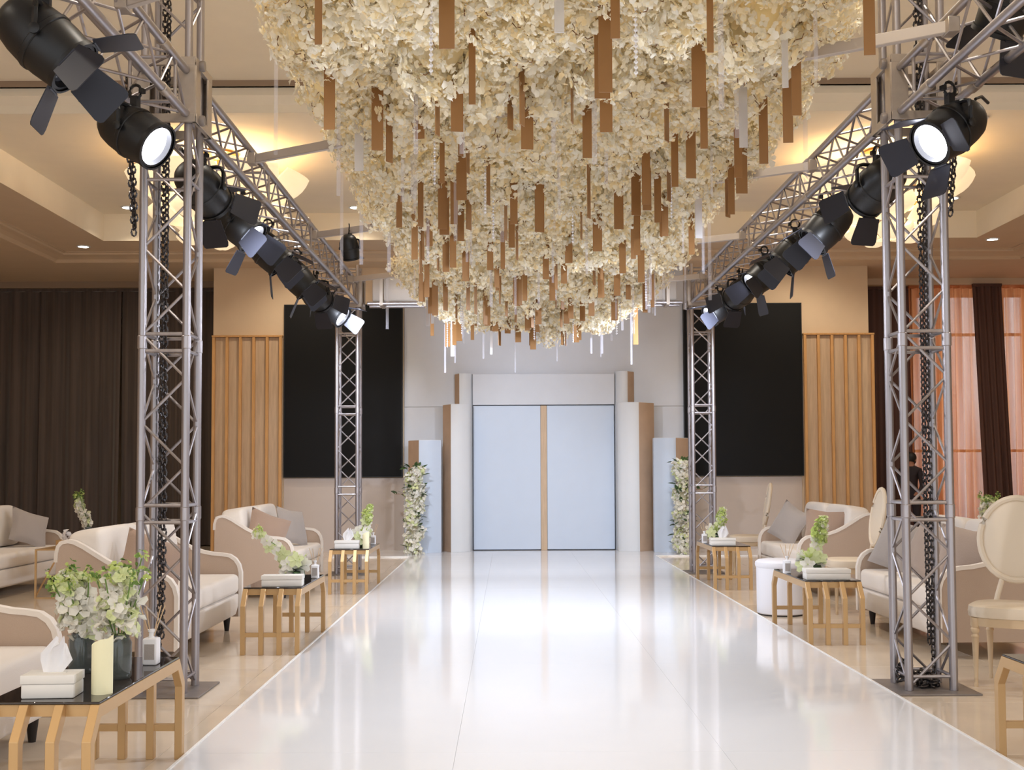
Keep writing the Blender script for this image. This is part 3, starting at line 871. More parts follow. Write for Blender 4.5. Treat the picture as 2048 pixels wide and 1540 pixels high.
# ================================================================ HANGING FLOWER CEILING
GOLD = [
    (-0.99,6.47,3.2,0.74,0.063), (-0.77,6.9,3.2,0.53,0.07), (-0.27,5.22,3.2,0.42,0.071), (-0.28,6.52,3.2,0.57,0.069), (-0.18,6.03,3.2,0.62,0.036), (0.12,6.89,3.2,0.7,0.073),
    (-0.32,8.16,3.19,0.46,0.073), (-0.4,8.77,3.15,0.51,0.056), (-0.82,8.84,3.14,0.59,0.045), (-0.43,7.7,3.2,0.58,0.033), (0.49,5.94,3.2,0.62,0.08), (0.56,6.54,3.2,0.58,0.07),
    (0.48,5.1,3.2,0.42,0.041), (1.01,6.09,3.2,0.68,0.075), (0.93,5.28,3.2,0.42,0.029), (1.17,6.89,3.2,0.42,0.044), (1.13,7.83,3.2,0.7,0.047), (0.49,7.09,3.2,0.59,0.057),
    (1.6,7.24,3.2,0.52,0.055), (1.64,6.77,3.2,0.49,0.058), (1.56,6.24,3.2,0.59,0.053), (1.62,8.03,3.2,0.63,0.079), (1.64,8.51,3.16,0.57,0.047), (1.01,8.41,3.17,0.59,0.064),
    (1.13,8.74,3.15,0.48,0.052), (1.53,9.68,3.08,0.5,0.049), (0.74,9.57,3.09,0.71,0.077), (0.91,11.36,2.97,0.68,0.063), (1.06,9.81,3.07,0.53,0.042), (1.42,12.08,2.92,0.81,0.051),
    (0.52,10.73,3.01,0.49,0.055), (0.05,8.77,3.15,0.45,0.056), (-0.04,10.16,3.05,0.51,0.039), (-0.38,10.63,3.02,0.54,0.063), (-0.54,10.25,3.04,0.56,0.061), (-0.78,9.81,3.07,0.52,0.054),
    (-0.49,9.07,3.13,0.42,0.077), (-0.22,12.74,2.87,0.72,0.065), (0.1,11.71,2.94,0.47,0.055), (0.17,11.48,2.96,0.51,0.049), (0.44,11.48,2.96,0.46,0.059), (0.88,12.26,2.91,0.57,0.063),
    (0.82,13.65,2.81,0.54,0.08), (1.14,12.47,2.89,0.42,0.069), (1.47,11.83,2.94,0.52,0.04), (-0.86,13.33,2.83,0.46,0.04), (-0.72,14.05,2.78,0.43,0.06), (-0.41,13.59,2.81,0.42,0.04),
    (0.22,13.03,2.85,0.42,0.055), (1.67,5.32,3.2,0.42,0.052), (-0.84,5.16,3.2,0.42,0.033), (1.53,13.98,2.79,0.42,0.059), (-0.85,11.48,2.96,0.46,0.039),
]
MIRROR = [
    (-0.94,7.38,3.2,0.59,0.057), (1.39,5.78,3.2,0.56,0.032), (0.23,5.03,3.2,0.42,0.043), (1.51,9.19,3.12,0.45,0.06), (-0.87,12.74,2.87,0.58,0.043), (-0.81,12.61,2.88,0.58,0.032),
    (1.4,6.87,3.2,0.53,0.05), (-0.67,14.2,2.68,0.42,0.042), (-0.2,14.2,2.7,0.42,0.03),
]
ROD = [
    (-1.47,10.34,3.04,1.68,0.026), (-1.39,6.98,3.2,0.83,0.021), (-1.25,9.98,3.06,0.95,0.03), (-1.04,10.25,3.04,0.56,0.03), (1.98,7.7,3.2,1.3,0.03), (-0.67,8.45,3.17,0.73,0.025),
    (0.28,6.98,3.2,1.01,0.024), (1.82,11.95,2.93,1.09,0.02), (1.32,6.66,3.2,0.83,0.023), (1.51,5.65,3.2,0.48,0.019), (-1.33,12.92,2.86,0.42,0.03), (-0.04,9.26,3.11,0.51,0.03),
    (-0.66,8.09,3.19,0.67,0.021), (-0.27,6.98,3.2,0.42,0.03), (1.99,11.48,2.96,0.85,0.03), (1.5,14.2,2.57,0.66,0.024), (-0.76,14.2,2.48,0.45,0.024), (0.09,14.2,2.48,0.51,0.018),
]
BEAD = [
    (-0.36,5.51,3.2,0.42,0.019), (-0.16,8.45,3.17,0.7,0.02), (0.52,9.26,3.11,0.91,0.02), (0.62,5.55,3.2,0.46,0.02), (1.21,8.57,3.16,0.72,0.015), (-0.48,7.7,3.2,0.42,0.016),
    (-0.11,9.12,3.12,0.42,0.019), (1.2,12.47,2.89,0.76,0.02), (-0.5,12.47,2.89,0.54,0.02),
]

def Hf(Y):
    return 2.0 if Y < 8 else 2.0 - (Y - 8) * .4 / 5.8
fc = thing('hanging_flower_ceiling', 'long cream flower cloud with gold strips hanging above the runway', 'flower installation', (0.3, 9.0, EYE))
OX, OY = .3, 9.0
def cluster_mesh(seed):
    rn = random.Random(seed)
    m = MB()
    rad = .19
    m.cur = 3
    m.superq((0, 0, .03), (.30, .30, .26), 1, 1, 10, 6)
    for k in range(430):
        # florets over the lower part of a lumpy blob
        z = rn.uniform(-1, .35); a = rn.uniform(0, 6.283)
        q = math.sqrt(1 - z * z)
        d = Vector((q * math.cos(a), q * math.sin(a), z))
        r = rad * (1 + .28 * math.sin(3 * a + seed) * q + rn.uniform(-.22, .22))
        c_ = d * r
        m.cur = rn.choices((0, 1, 2), (5, 3, 2))[0]
        dd = (d + Vector((rn.uniform(-.7, .7), rn.uniform(-.7, .7), rn.uniform(-.7, .7)))).normalized()
        sz = rn.uniform(.018, .037)
        for j in range(rn.choice((3, 4, 4))):
            m.petal(c_, dd, sz, rn, cup=rn.uniform(.1, .5))
    m.cur = 4
    for k in range(7):
        z = rn.uniform(-1, -.2); a = rn.uniform(0, 6.283)
        q = math.sqrt(1 - z * z)
        d = Vector((q * math.cos(a), q * math.sin(a), z))
        p = d * rad * 1.05
        e = p + Vector((rn.uniform(-.035, .035), rn.uniform(-.035, .035), rn.uniform(-.05, .02)))
        m.tube([p, (p + e) / 2 + d * .012, e], [.003, .0025, .002], 4)
    return m.mesh('blossom_cluster', [M_petal, M_petal2, M_petal3, M_core, M_twig], angle=180)
cl = [cluster_mesh(100 + k) for k in range(6)]
rn = random.Random(77)
def edges(Y):
    H = Hf(Y)
    L = -.53 * H + max(0, 6.5 - Y) * .05; Rr = .86 * H + max(0, (Y - 9)) * .012 - max(0, 7 - Y) * .09
    if Y > 12.6:
        k = (Y - 12.6) / 1.6
        L += .22 * k; Rr -= .3 * k * k
    return L, Rr
n_cl = 0
Y = 4.35
while Y < 14.3:
    L, Rr = edges(Y)
    n = int((Rr - L) / .285)
    for i in range(n + 1):
        X = L + (Rr - L) * (i + (.0 if int(Y * 10) % 2 else .35)) / (n + .35) + rn.uniform(-.06, .06)
        yy = Y + rn.uniform(-.08, .08)
        edge = min(X - L, Rr - X)
        z = Hf(yy) + .40 - max(0, yy - 11) * .03 + rn.uniform(-.08, .09) + (.10 if edge < .12 else 0)
        me = rn.choice(cl)
        sc = rn.uniform(.85, 1.18)
        M = Matrix.Translation((X - OX, yy - OY, z)) @ Matrix.Rotation(rn.uniform(0, 6.28), 4, 'Z') @ Matrix.Diagonal((sc, sc, sc * rn.uniform(.9, 1.3), 1))
        link('blossom_cluster', me, fc, M=M)
        n_cl += 1
    Y += .30
# trailing clusters along the two sides
for k in range(34):
    Y = 4.5 + k * .285
    L, Rr = edges(Y)
    for X in ((L - .10,) if k % 2 else (Rr + .10,)):
        sc = rn.uniform(.55, .85)
        M = Matrix.Translation((X + rn.uniform(-.05, .05) - OX, Y - OY, Hf(Y) + .45 + rn.uniform(-.08, .10))) @ Matrix.Rotation(rn.uniform(0, 6.28), 4, 'Z') @ Matrix.Diagonal((sc, sc, sc * 1.2, 1))
        link('blossom_cluster', rn.choice(cl), fc, M=M)
# carrier net above the blossoms
vs, fs = [], []
ys = [4.3 + .5 * k for k in range(20)] + [14.2]
for y in ys:
    L, Rr = edges(y)
    z = Hf(y) + .43
    vs += [(L - OX + .05, y - OY, z), (Rr - OX - .05, y - OY, z), (Rr - OX - .05, y - OY, z + .03), (L - OX + .05, y - OY, z + .03)]
for k in range(len(ys) - 1):
    for a in range(4):
        b_ = (a + 1) % 4
        fs.append((k * 4 + a, k * 4 + b_, k * 4 + 4 + b_, k * 4 + 4 + a))
m = MB(); m.add(vs, fs); m.build('carrier_board', M_core, fc, smooth=False)
# hanging wires up to the ceiling grid
m = MB()
for y in (9.5, 11.5, 13.5):
    L, Rr = edges(y)
    for x in (L + .3, (L + Rr) / 2, Rr - .3):
        m.tube([(x - OX, y - OY, Hf(y) + .43), (x - OX, y - OY, 2.40)], .004, 4)
m.build('suspension_wire', M_alu, fc)
# strips
unit = MB().box(-.5, .5, -.5, .5, 0, 1)
gold_me = unit.mesh('gold_strip', M_stripgold, smooth=False)
mir_me = unit.mesh('mirror_strip', M_stripmir, smooth=False)
rod_me = unit.mesh('acrylic_rod', M_glass, smooth=False)
def hang(me, name, X, Y, zb, ln, w, th, rot):
    top = ln + .14
    M = Matrix.Translation((X - OX, Y - OY, zb - EYE)) @ Matrix.Rotation(rot, 4, 'Z') @ Matrix.Diagonal((w, th, top, 1))
    link(name, me, fc, M=M)
for X, Y, zb, ln, w in GOLD:
    hang(gold_me, 'gold_strip', X, Y, zb, ln, max(w, .03), .006, rn.uniform(-.15, .15))
for X, Y, zb, ln, w in MIRROR:
    hang(mir_me, 'mirror_strip', X, Y, zb, ln, max(w, .03), .006, rn.uniform(-.3, .3))
for X, Y, zb, ln, w in ROD:
    hang(rod_me, 'acrylic_rod', X, Y, zb, ln, max(w, .016), .016, rn.uniform(-.3, .3))
for k in range(88):
    Y = 5.0 + 9.2 * (rn.random() ** .62)
    L, Rr = edges(Y)
    X = rn.uniform(L, Rr)
    ln = rn.uniform(.35, .55)
    hang(gold_me, 'gold_strip', X, Y, EYE + Hf(Y) - rn.uniform(-.03, .16), ln, rn.uniform(.05, .075), .006, rn.choice((rn.uniform(-.3, .3), rn.uniform(.9, 1.4))))
for k in range(46):
    Y = 5.0 + 9.2 * (rn.random() ** .6)
    L, Rr = edges(Y)
    X = rn.uniform(L - .15, Rr + .15)
    hang(rod_me, 'acrylic_rod', X, Y, EYE + Hf(Y) - rn.uniform(.02, .34), rn.uniform(.5, .75), rn.uniform(.012, .028), .012, rn.uniform(-.4, .4))
bd = MB()
nb = 22
bd.tube([(0, 0, -.02), (0, 0, 1.0)], .0018, 4)
for k in range(nb):
    bd.lathe([(.001, k * .026 - .011), (.010, k * .026 - .003), (.010, k * .026 + .003), (.001, k * .026 + .011)], 6, cap=False)
bead_me = bd.mesh('bead_strand', M_bead, smooth=False)
for X, Y, zb, ln, w in BEAD + [(-.5, 12.8, 2.8, .5, .01), (1.2, 12.9, 2.8, .5, .01), (.3, 13.2, 2.78, .5, .01), (1.35, 11.4, 2.95, .5, .01), (-.7, 13.6, 2.74, .5, .01), (.75, 13.4, 2.78, .5, .01)]:
    link('bead_strand', bead_me, fc, (X - OX, Y - OY, zb - EYE))

# ================================================================ FURNITURE
# ---- sofa: front faces +x, arms at y = 0 and y = L, origin at front near corner
SL_, SD = 1.95, .80
arm_top = [(-.80, .70), (-.797, .76), (-.785, .805), (-.76, .83), (-.72, .838), (-.68, .83), (-.62, .80), (-.55, .755), (-.47, .705), (-.39, .665), (-.31, .638), (-.23, .622), (-.15, .615), (-.09, .605), (-.045, .575), (-.015, .53), (0, .47), (0, .11)]
def sofa_proto():
    t = thing('sofa', '', 'sofa')
    poly = [(-.80, .11)] + arm_top
    pm_ = MB(); pm_.prism(poly, -.026, .026, 'y')
    arm_me = pm_.mesh('arm_panel', M_taupe, bevel=.004, bseg=1)
    # rim that follows the arm outline
    rim = MB(); n = len(arm_top)
    vs, fs = [], []
    for i, (x, z) in enumerate(arm_top):
        a = Vector(arm_top[max(i - 1, 0)]); b_ = Vector(arm_top[min(i + 1, n - 1)])
        d = (b_ - a).normalized(); nn = Vector((-d.y, d.x))
        if i == 0: nn = Vector((-1, 0))
        if i == n - 1: nn = Vector((1, 0))
        p0 = Vector((x, z)) - nn * .012; p1 = Vector((x, z)) + nn * .014
        for q, yy in ((p0, -.031), (p1, -.026), (p1, .026), (p0, .031)):
            vs.append((q.x, yy, q.y))
    for i in range(n - 1):
        for k in range(4):
            k2 = (k + 1) % 4
            fs.append((i * 4 + k, i * 4 + k2, i * 4 + 4 + k2, i * 4 + 4 + k))
    fs += [(0, 1, 2, 3), ((n - 1) * 4 + 3, (n - 1) * 4 + 2, (n - 1) * 4 + 1, (n - 1) * 4)]
    rim.add(vs, fs)
    rim_me = rim.mesh('arm_rim', M_cream, angle=60)
    for y in (.045, SL_ - .045):
        a = link('arm_panel', arm_me, t, (0, y, 0))
        link('arm_rim', rim_me, a)
    m = MB(); m.box(-.80, -.74, .073, SL_ - .073, .11, .80); m.build('back_panel', M_taupe, t, bevel=.01)
    m = MB(); m.box(-.81, -.72, .073, SL_ - .073, .80, .835); m.build('back_rim', M_cream, t, bevel=.014, bseg=3)
    # upholstered base with a slight bow at the lower front edge
    m = MB(); m.prism([(-.738, .12), (-.10, .10), (-.03, .13), (-.012, .20), (-.010, .30), (-.738, .30)], .074, SL_ - .074, 'y'); m.build('base', M_cream, t, bevel=.012)
    m = MB(); m.box(-.735, -.004, .078, SL_ - .078, .303, .46); m.build('seat_cushion', M_cream, t, bevel=.04, bseg=4)
    bm_ = MB().superq((0, 0, 0), (.25, .90, .46), .30, .30, 32, 18, Matrix.Rotation(R(-9), 3, 'Y')).mesh('back_cushion', M_cream)
    for y in (.52, SL_ - .52):
        link('back_cushion', bm_, t, (-.615, y, .685))
    lm_ = MB().lathe([(.018, 0), (.030, .10), (.030, .11)], 10).mesh('leg', M_leg)
    for x, y in ((-.10, .10), (-.10, SL_ - .10), (-.70, .10), (-.70, SL_ - .10)):
        link('leg', lm_, t, (x, y, 0))
    return t
proto = sofa_proto()
proto['group'] = 'cream and taupe sofas'
proto['label'] = 'cream sofa cut off by the lower left corner of the photo'
proto.location = (-2.2, 3.88, 0)
dup(proto, (-2.2, 7.80, 0), 0, 'cream sofa with taupe sides behind the near left tower')
dup(proto, (-2.2, 12.0, 0), 0, 'far left cream sofa in front of the oak slat panel')
dup(proto, (-5.15, 11.75, 0), 0, 'cream sofa in the back row against the dark drapes')
dup(proto, (2.95, 10.02, 0), math.pi, 'cream sofa behind the near right truss tower')
dup(proto, (2.95, 13.92, 0), math.pi, 'far right cream sofa in front of the right oak slat panel')

# ---- throw pillows
def pillow_mesh(mtl):
    m = MB(); n = 12; w, th = .44, .15
    vs, fs = [], []
    for side in (1, -1):
        for j in range(n + 1):
            for i in range(n + 1):
                u, v = -1 + 2 * i / n, -1 + 2 * j / n
                pin = 1 - .10 * (1 - abs(u)) * v * v
                pin2 = 1 - .10 * (1 - abs(v)) * u * u
                bl = max(0, (1 - u * u) * (1 - v * v)) ** .45
                vs.append((u * w / 2 * pin2, side * th / 2 * bl + .004 * math.sin(9 * u + 4 * v) * bl, v * w / 2 * pin))
    N = (n + 1) ** 2
    for s_ in range(2):
        for j in range(n):
            for i in range(n):
                a = s_ * N + j * (n + 1) + i
                fs.append((a, a + 1, a + n + 2, a + n + 1))
    m.add(vs, fs)
    me = m.mesh('cushion_body', mtl, angle=120)
    return me
PM = {k: pillow_mesh(v) for k, v in (('t', M_pil_t), ('b', M_pil_b), ('g', M_pil_g))}
seam = MB().tube([(-.21, 0, -.21), (0, 0, -.19), (.21, 0, -.21), (.19, 0, 0), (.21, 0, .21), (0, 0, .19), (-.21, 0, .21), (-.19, 0, 0)], .004, 5, closed=True)
SM = {'t': seam.mesh('piping', M_pil_t), 'b': seam.mesh('piping', M_pil_b), 'g': seam.mesh('piping', M_pil_g)}
def pillow(x, y, z, rz, lean, col, label, roll=0):
    t = thing('throw_pillow', label, 'pillow', (x, y, z), rz, group='throw pillows on the sofas')
    M = Matrix.Rotation(R(roll), 4, 'Y') @ Matrix.Rotation(R(lean), 4, 'X')
    M = Matrix.Rotation(R(lean), 4, 'X') @ Matrix.Rotation(R(roll), 4, 'Y')
    link('cushion_body', PM[col], t, M=M); link('piping', SM[col], t, M=M)
# pillows lean on the near arms (flat side towards the arm) or on the back cushions
pillow(-2.44, 8.08, .665, R(35), -30, 'b', 'rosy brown pillow standing against the near arm of the sofa by the left tower', 24)
pillow(-2.50, 12.24, .67, R(35), -28, 'b', 'brown pillow on the far left sofa, nearer of its two', 24)
pillow(-2.44, 13.30, .67, R(62), -22, 'g', 'grey pillow on the far left sofa, farther of its two', 12)
pillow(-5.40, 13.28, .665, R(55), -28, 'g', 'pale grey pillow on the back row sofa by the drapes', 22)
pillow(3.20, 9.70, .665, R(-55), -16, 'g', 'grey taupe pillow at the far end of the right sofa', 18)
pillow(3.24, 9.10, .67, R(-70), -16, 't', 'taupe pillow in the middle of the sofa behind the right tower', 20)
pillow(3.24, 8.32, .665, R(-35), -14, 't', 'taupe pillow against the near arm of the sofa behind the right tower', 8)
pillow(3.20, 13.45, .67, R(-52), -18, 'g', 'grey taupe pillow at the far end of the far right sofa', 26)
pillow(3.28, 12.22, .66, R(-28), -16, 'b', 'tan pillow against the near arm of the far right sofa', 4)

# ---- coffee tables: four bent gold bars with smoked glass; long axis y
TLn, TWd, TH = 1.21, .42, .458
def table_proto():
    t = thing('coffee_table', '', 'table')
    hl = TLn / 2; th = .045
    out = [(-hl, 0), (-hl, TH - .115), (-hl + .085, TH), (hl - .085, TH), (hl, TH - .115), (hl, 0)]
    inn = [(hl - .042, 0), (hl - .042, TH - .132), (hl - .105, TH - .048), (-hl + .105, TH - .048), (-hl + .042, TH - .132), (-hl + .042, 0)]
    bar = MB().prism(out + inn, -.017, .017, 'x')
    # the outline is concave: cap it with quads
    bar = MB(); n = 6
    vs = [(-.017, y, z) for y, z in out] + [(-.017, y, z) for y, z in inn[::-1]] + [(.017, y, z) for y, z in out] + [(.017, y, z) for y, z in inn[::-1]]
    fs = []
    for i in range(n - 1):
        fs += [(i, i + 1, n + i + 1, n + i), (2 * n + i, 3 * n + i, 3 * n + i + 1, 2 * n + i + 1),
               (i, 2 * n + i, 2 * n + i + 1, i + 1), (n + i, n + i + 1, 3 * n + i + 1, 3 * n + i)]
    fs += [(0, n, 3 * n, 2 * n), (n - 1, 3 * n - 1, 4 * n - 1, 2 * n - 1)]
    bar.add(vs, fs)
    bme = bar.mesh('bent_bar', M_gold, bevel=.0015, bseg=1, smooth=False)
    xs = [-.193, -.0643, .0643, .193]
    for x in xs: link('bent_bar', bme, t, (x, 0, 0))
    for y in (-hl + .021, hl - .021):
        m = MB()
        for a, b_ in zip(xs, xs[1:]): m.box(a + .017, b_ - .017, y - .014, y + .014, .125, .155)
        m.build('stretcher', M_gold, t, smooth=False)
    for y in (-hl + .12, hl - .12):
        m = MB()
        for a, b_ in zip(xs, xs[1:]): m.box(a + .017, b_ - .017, y - .014, y + .014, TH - .046, TH - .004)
        m.build('cross_rail', M_gold, t, smooth=False)
    m = MB(); m.box(-.208, .208, -hl + .09, hl - .09, TH + .0005, TH + .0095); m.build('glass_top', M_smoke, t, bevel=.002, bseg=1)
    return t
tp = table_proto()
tp['group'] = 'gold bar coffee tables'
tp['label'] = 'gold bar coffee table with smoked glass nearest the camera on the left'
tp.location = (-1.69, 4.81, 0)
dup(tp, (-1.69, 8.97, 0), 0, 'gold bar coffee table with an orchid bowl in the left row middle')
dup(tp, (-1.69, 13.03, 0), 0, 'gold bar coffee table beside the far left tower')
dup(tp, (2.42, 4.80, 0), 0, 'gold bar coffee table cut off by the lower right edge')
dup(tp, (2.42, 9.33, 0), 0, 'gold bar coffee table before the white ottoman on the right')
dup(tp, (2.42, 13.33, 0), 0, 'gold bar coffee table beside the far right tower')
TT = TH + .0098

# ---- white drum ottoman
t = thing('ottoman', 'round white ottoman behind the right coffee table', 'ottoman', (2.44, 10.60, 0))
m = MB(); m.lathe([(.205, .012), (.212, .02), (.214, .42), (.222, .43)], 40); m.build('drum', M_ott, t)
m = MB(); m.lathe([(.218, .428), (.225, .445), (.222, .468), (.20, .486), (.14, .494), (.001, .497)], 40, cap=False); m.build('seat_pad', M_ott, t)
m = MB(); m.lathe([(.20, 0), (.204, .012)], 40); m.build('plinth', M_leg, t)

# ---- oval back chairs: front faces +x
def chair_proto():
    t = thing('oval_back_chair', '', 'chair')
    m = MB(); m.superq((0, 0, .445), (.47, .48, .09), .35, .62, 36, 10); m.build('seat', M_chair, t)
    m = MB()
    pts_ = [(math.copysign(abs(math.cos(a)) ** .62, math.cos(a)) * .222, math.copysign(abs(math.sin(a)) ** .62, math.sin(a)) * .226) for a in [2 * math.pi * k / 36 for k in range(36)]]
    m.prism(pts_, .362, .412, 'z'); m.build('seat_rail', M_chairwood, t, angle=50)
    lg = MB().lathe([(.010, 0), (.014, .02), (.011, .03), (.020, .29), (.024, .30), (.018, .315), (.026, .33), (.026, .345), (.020, .352), (.026, .362), (.026, .41)], 12).mesh('leg', M_chairwood)
    for x, y in ((.18, .18), (.18, -.18), (-.18, .16), (-.18, -.16)): link('leg', lg, t, (x, y, 0))
    # oval back, leaning
    Mb = Matrix.Translation((-.235, 0, .86)) @ Matrix.Rotation(R(-9), 4, 'Y')
    N = 36
    ring = [Vector((0, .215 * math.cos(2 * math.pi * k / N), .255 * math.sin(2 * math.pi * k / N))) for k in range(N)]
    m = MB(); m.tube(ring, .021, 8, closed=True)
    b_ = link('back_frame', m.mesh('back_frame', M_chair), t, M=Mb)
    m = MB(); m.superq((0, 0, 0), (.05, .41, .49), 1, 1, 28, 14)
    link('back_pad', m.mesh('back_pad', M_chair), t, M=Mb)
    m = MB()
    for y in (-.10, .10): m.tube([(-.20, y * 1.4, .40), (-.19, y * 1.1, .52), (-.202, y * .8, .63)], .016, 8)
    m.build('back_post', M_chair, t)
    return t
ch = chair_proto()
ch['group'] = 'oval back chairs'
ch['label'] = 'cream oval back chair at the right edge beside the near coffee table'
ch.location = (3.03, 7.12, 0); ch.rotation_euler = (0, 0, R(-122))
dup(ch, (3.12, 10.72, 0), R(176), 'cream oval back chair between the two right hand sofas')
dup(ch, (2.96, 14.55, 0), R(172), 'cream oval back chair by the far right coffee table')
dup(ch, (5.64, 13.1, 0), R(185), 'cream oval back chair in the back row at the right edge')

# ---- small items on the tables
def petals(mb, rn, c_, rad, n, size, mats_, up=.3):
    for k in range(n):
        d = Vector((rn.gauss(0, 1), rn.gauss(0, 1), rn.gauss(0, 1))).normalized()
        p = Vector(c_) + Vector((d.x * rad[0], d.y * rad[1], d.z * rad[2])) * rn.uniform(.55, 1)
        mb.cur = rn.choice(mats_)
        dd = (d + Vector((0, 0, up)) + Vector((rn.uniform(-.5, .5), rn.uniform(-.5, .5), rn.uniform(-.5, .5)))).normalized()
        for j in range(3): mb.petal(p, dd, size * rn.uniform(.7, 1.2), rn, cup=rn.uniform(.1, .5))
def leaf_blade(mb, p, d, ln, w, droop=.3):
    p, d = Vector(p), Vector(d).normalized()
    s_ = d.cross(Vector((0, 0, 1))).normalized()
    vs = []
    for i, k in enumerate((.05, .6, 1.0, .75, .05)):
        f = i / 4
        q = p + d * ln * f + Vector((0, 0, -droop * ln * f * f))
        vs += [q - s_ * w * k / 2, q + s_ * w * k / 2]
    mb.add(vs, [(2 * i, 2 * i + 1, 2 * i + 3, 2 * i + 2) for i in range(4)])
def tall_vase(x, y, z, label, seed, h=.16, r=.048, fl=.30, lean=(0, 0), spread=.085, green=.5, vm=None):
    rn = random.Random(seed)
    t = thing('flower_vase', label, 'flowers', (x, y, z), group='flower arrangements')
    m = MB(); m.lathe([(r * .86, 0), (r, .01), (r, h * .82), (r * .8, h * .93), (r * .78, h), (r * .70, h), (r * .72, h * .92), (r * .9, h * .8), (r * .9, .016), (.001, .014)], 20, cap=False)
    m.lathe([(.001, 0), (r * .86, 0)], 20, cap=False); m.build('vase', vm or M_vase, t)
    m = MB()
    tips = []
    for k in range(6):
        a = k * 1.05 + rn.uniform(-.3, .3)
        e = Vector((lean[0] + spread * math.cos(a), lean[1] + spread * math.sin(a), h + fl * rn.uniform(.7, 1.0)))
        m.tube([(.01 * math.cos(a), .01 * math.sin(a), .03), (.02 * math.cos(a), .02 * math.sin(a), h), e], .003, 5); tips.append(e)
    m.build('stem', M_stem, t)
    m = MB()
    n = 5
    for k in range(n):                                   # white florets low, green buds high
        f = k / (n - 1)
        c_ = Vector((lean[0] * f, lean[1] * f, h + .03 + fl * .62 * f))
        petals(m, rn, c_, (spread * (1.05 - .25 * f), spread * (1.05 - .25 * f), fl * .16), 38, .038, (0, 0, 0, 0, 1) if f < .8 else (0, 1, 1))
    m.build('white_florets', [M_pw, M_pgw], t, smooth=False)
    m = MB()
    for e in tips: petals(m, rn, e, (.025, .025, .045), 10, .016, (0, 0, 1))
    petals(m, rn, Vector((lean[0], lean[1], h + fl * .85)), (spread * .6, spread * .6, fl * .16), int(34 * green), .02, (0, 1))
    m.build('green_buds', [M_pg, M_stem], t, smooth=False)
def orchid_bowl(x, y, z, label, seed, spike=(-.16, -.05, .30), green_top=False, flip=1):
    rn = random.Random(seed)
    t = thing('orchid_bowl', label, 'flowers', (x, y, z), group='flower arrangements')
    m = MB(); m.lathe([(.04, 0), (.065, .012), (.075, .05), (.068, .085), (.060, .085), (.060, .06), (.001, .055)], 20, cap=False); m.lathe([(.001, 0), (.04, 0)], 20, cap=False); m.build('bowl', M_leaf, t)
    m = MB()
    for k in range(11):
        a = rn.uniform(0, 6.28); leaf_blade(m, (0, 0, .07), (math.cos(a), math.sin(a), rn.uniform(.3, 1.4)), rn.uniform(.11, .18), .065)
    m.build('leaf', M_leaf, t, smooth=False)
    m = MB()
    for k in range(16):
        a = rn.uniform(0, 6.28); leaf_blade(m, (flip * .02, 0, .11), (math.cos(a) * .8 + flip * .3, math.sin(a), rn.uniform(.7, 1.8)), rn.uniform(.10, .16), .022, .1)
    m.build('lime_blade', M_pg, t, smooth=False)
    m = MB()
    def bloom(c_, s_):
        d = Vector((rn.uniform(-.4, .4), -1, rn.uniform(-.1, .5))).normalized()
        a = d.cross(Vector((0, 0, 1))).normalized(); b_ = a.cross(d)
        m.cur = rn.choice((0, 0, 1))
        for k in range(5):
            th = 2 * math.pi * k / 5 + .3
            r_ = (a * math.cos(th) + b_ * math.sin(th)); s2 = d.cross(r_)
            c0 = Vector(c_)
            m.add([c0, c0 + r_ * s_ * .5 + s2 * s_ * .42 - d * s_ * -.06, c0 + r_ * s_ + s2 * s_ * .22, c0 + r_ * s_ * 1.02 - s2 * s_ * .22, c0 + r_ * s_ * .5 - s2 * s_ * .42 - d * s_ * -.06], [(0, 1, 2, 3), (0, 3, 4)])
        m.cur = 1
        m.superq(Vector(c_) + d * .006, (.014, .014, .014), 1, 1, 6, 4)
    for k in range(9):
        bloom((rn.uniform(-.09, .07), rn.uniform(-.11, .06), rn.uniform(.07, .17)), .060)
    for k in range(10):
        f = .25 + .75 * k / 9
        bloom((spike[0] * f + rn.uniform(-.02, .02), spike[1] * f + rn.uniform(-.02, .02), .10 + spike[2] * f + rn.uniform(-.03, .03)), .058 * (1.15 - .5 * f))
    m.build('orchid_bloom', [M_pw, M_pgw], t, smooth=False)
    m = MB(); m.tube([(0, 0, .06), (spike[0] * .3, spike[1] * .3, .10 + spike[2] * .5), (spike[0], spike[1], .10 + spike[2])], .003, 5); m.build('stem', M_stem, t)
    m = MB()
    tip = Vector((spike[0], spike[1], .12 + spike[2]))
    petals(m, rn, tip, (.035, .035, .05), 22 if not green_top else 60, .022, (0, 1))
    if green_top: petals(m, rn, tip - Vector((spike[0] * .3, 0, .08)), (.06, .05, .10), 90, .026, (0, 0, 1))
    m.build('green_buds', [M_pg, M_pgw], t, smooth=False)
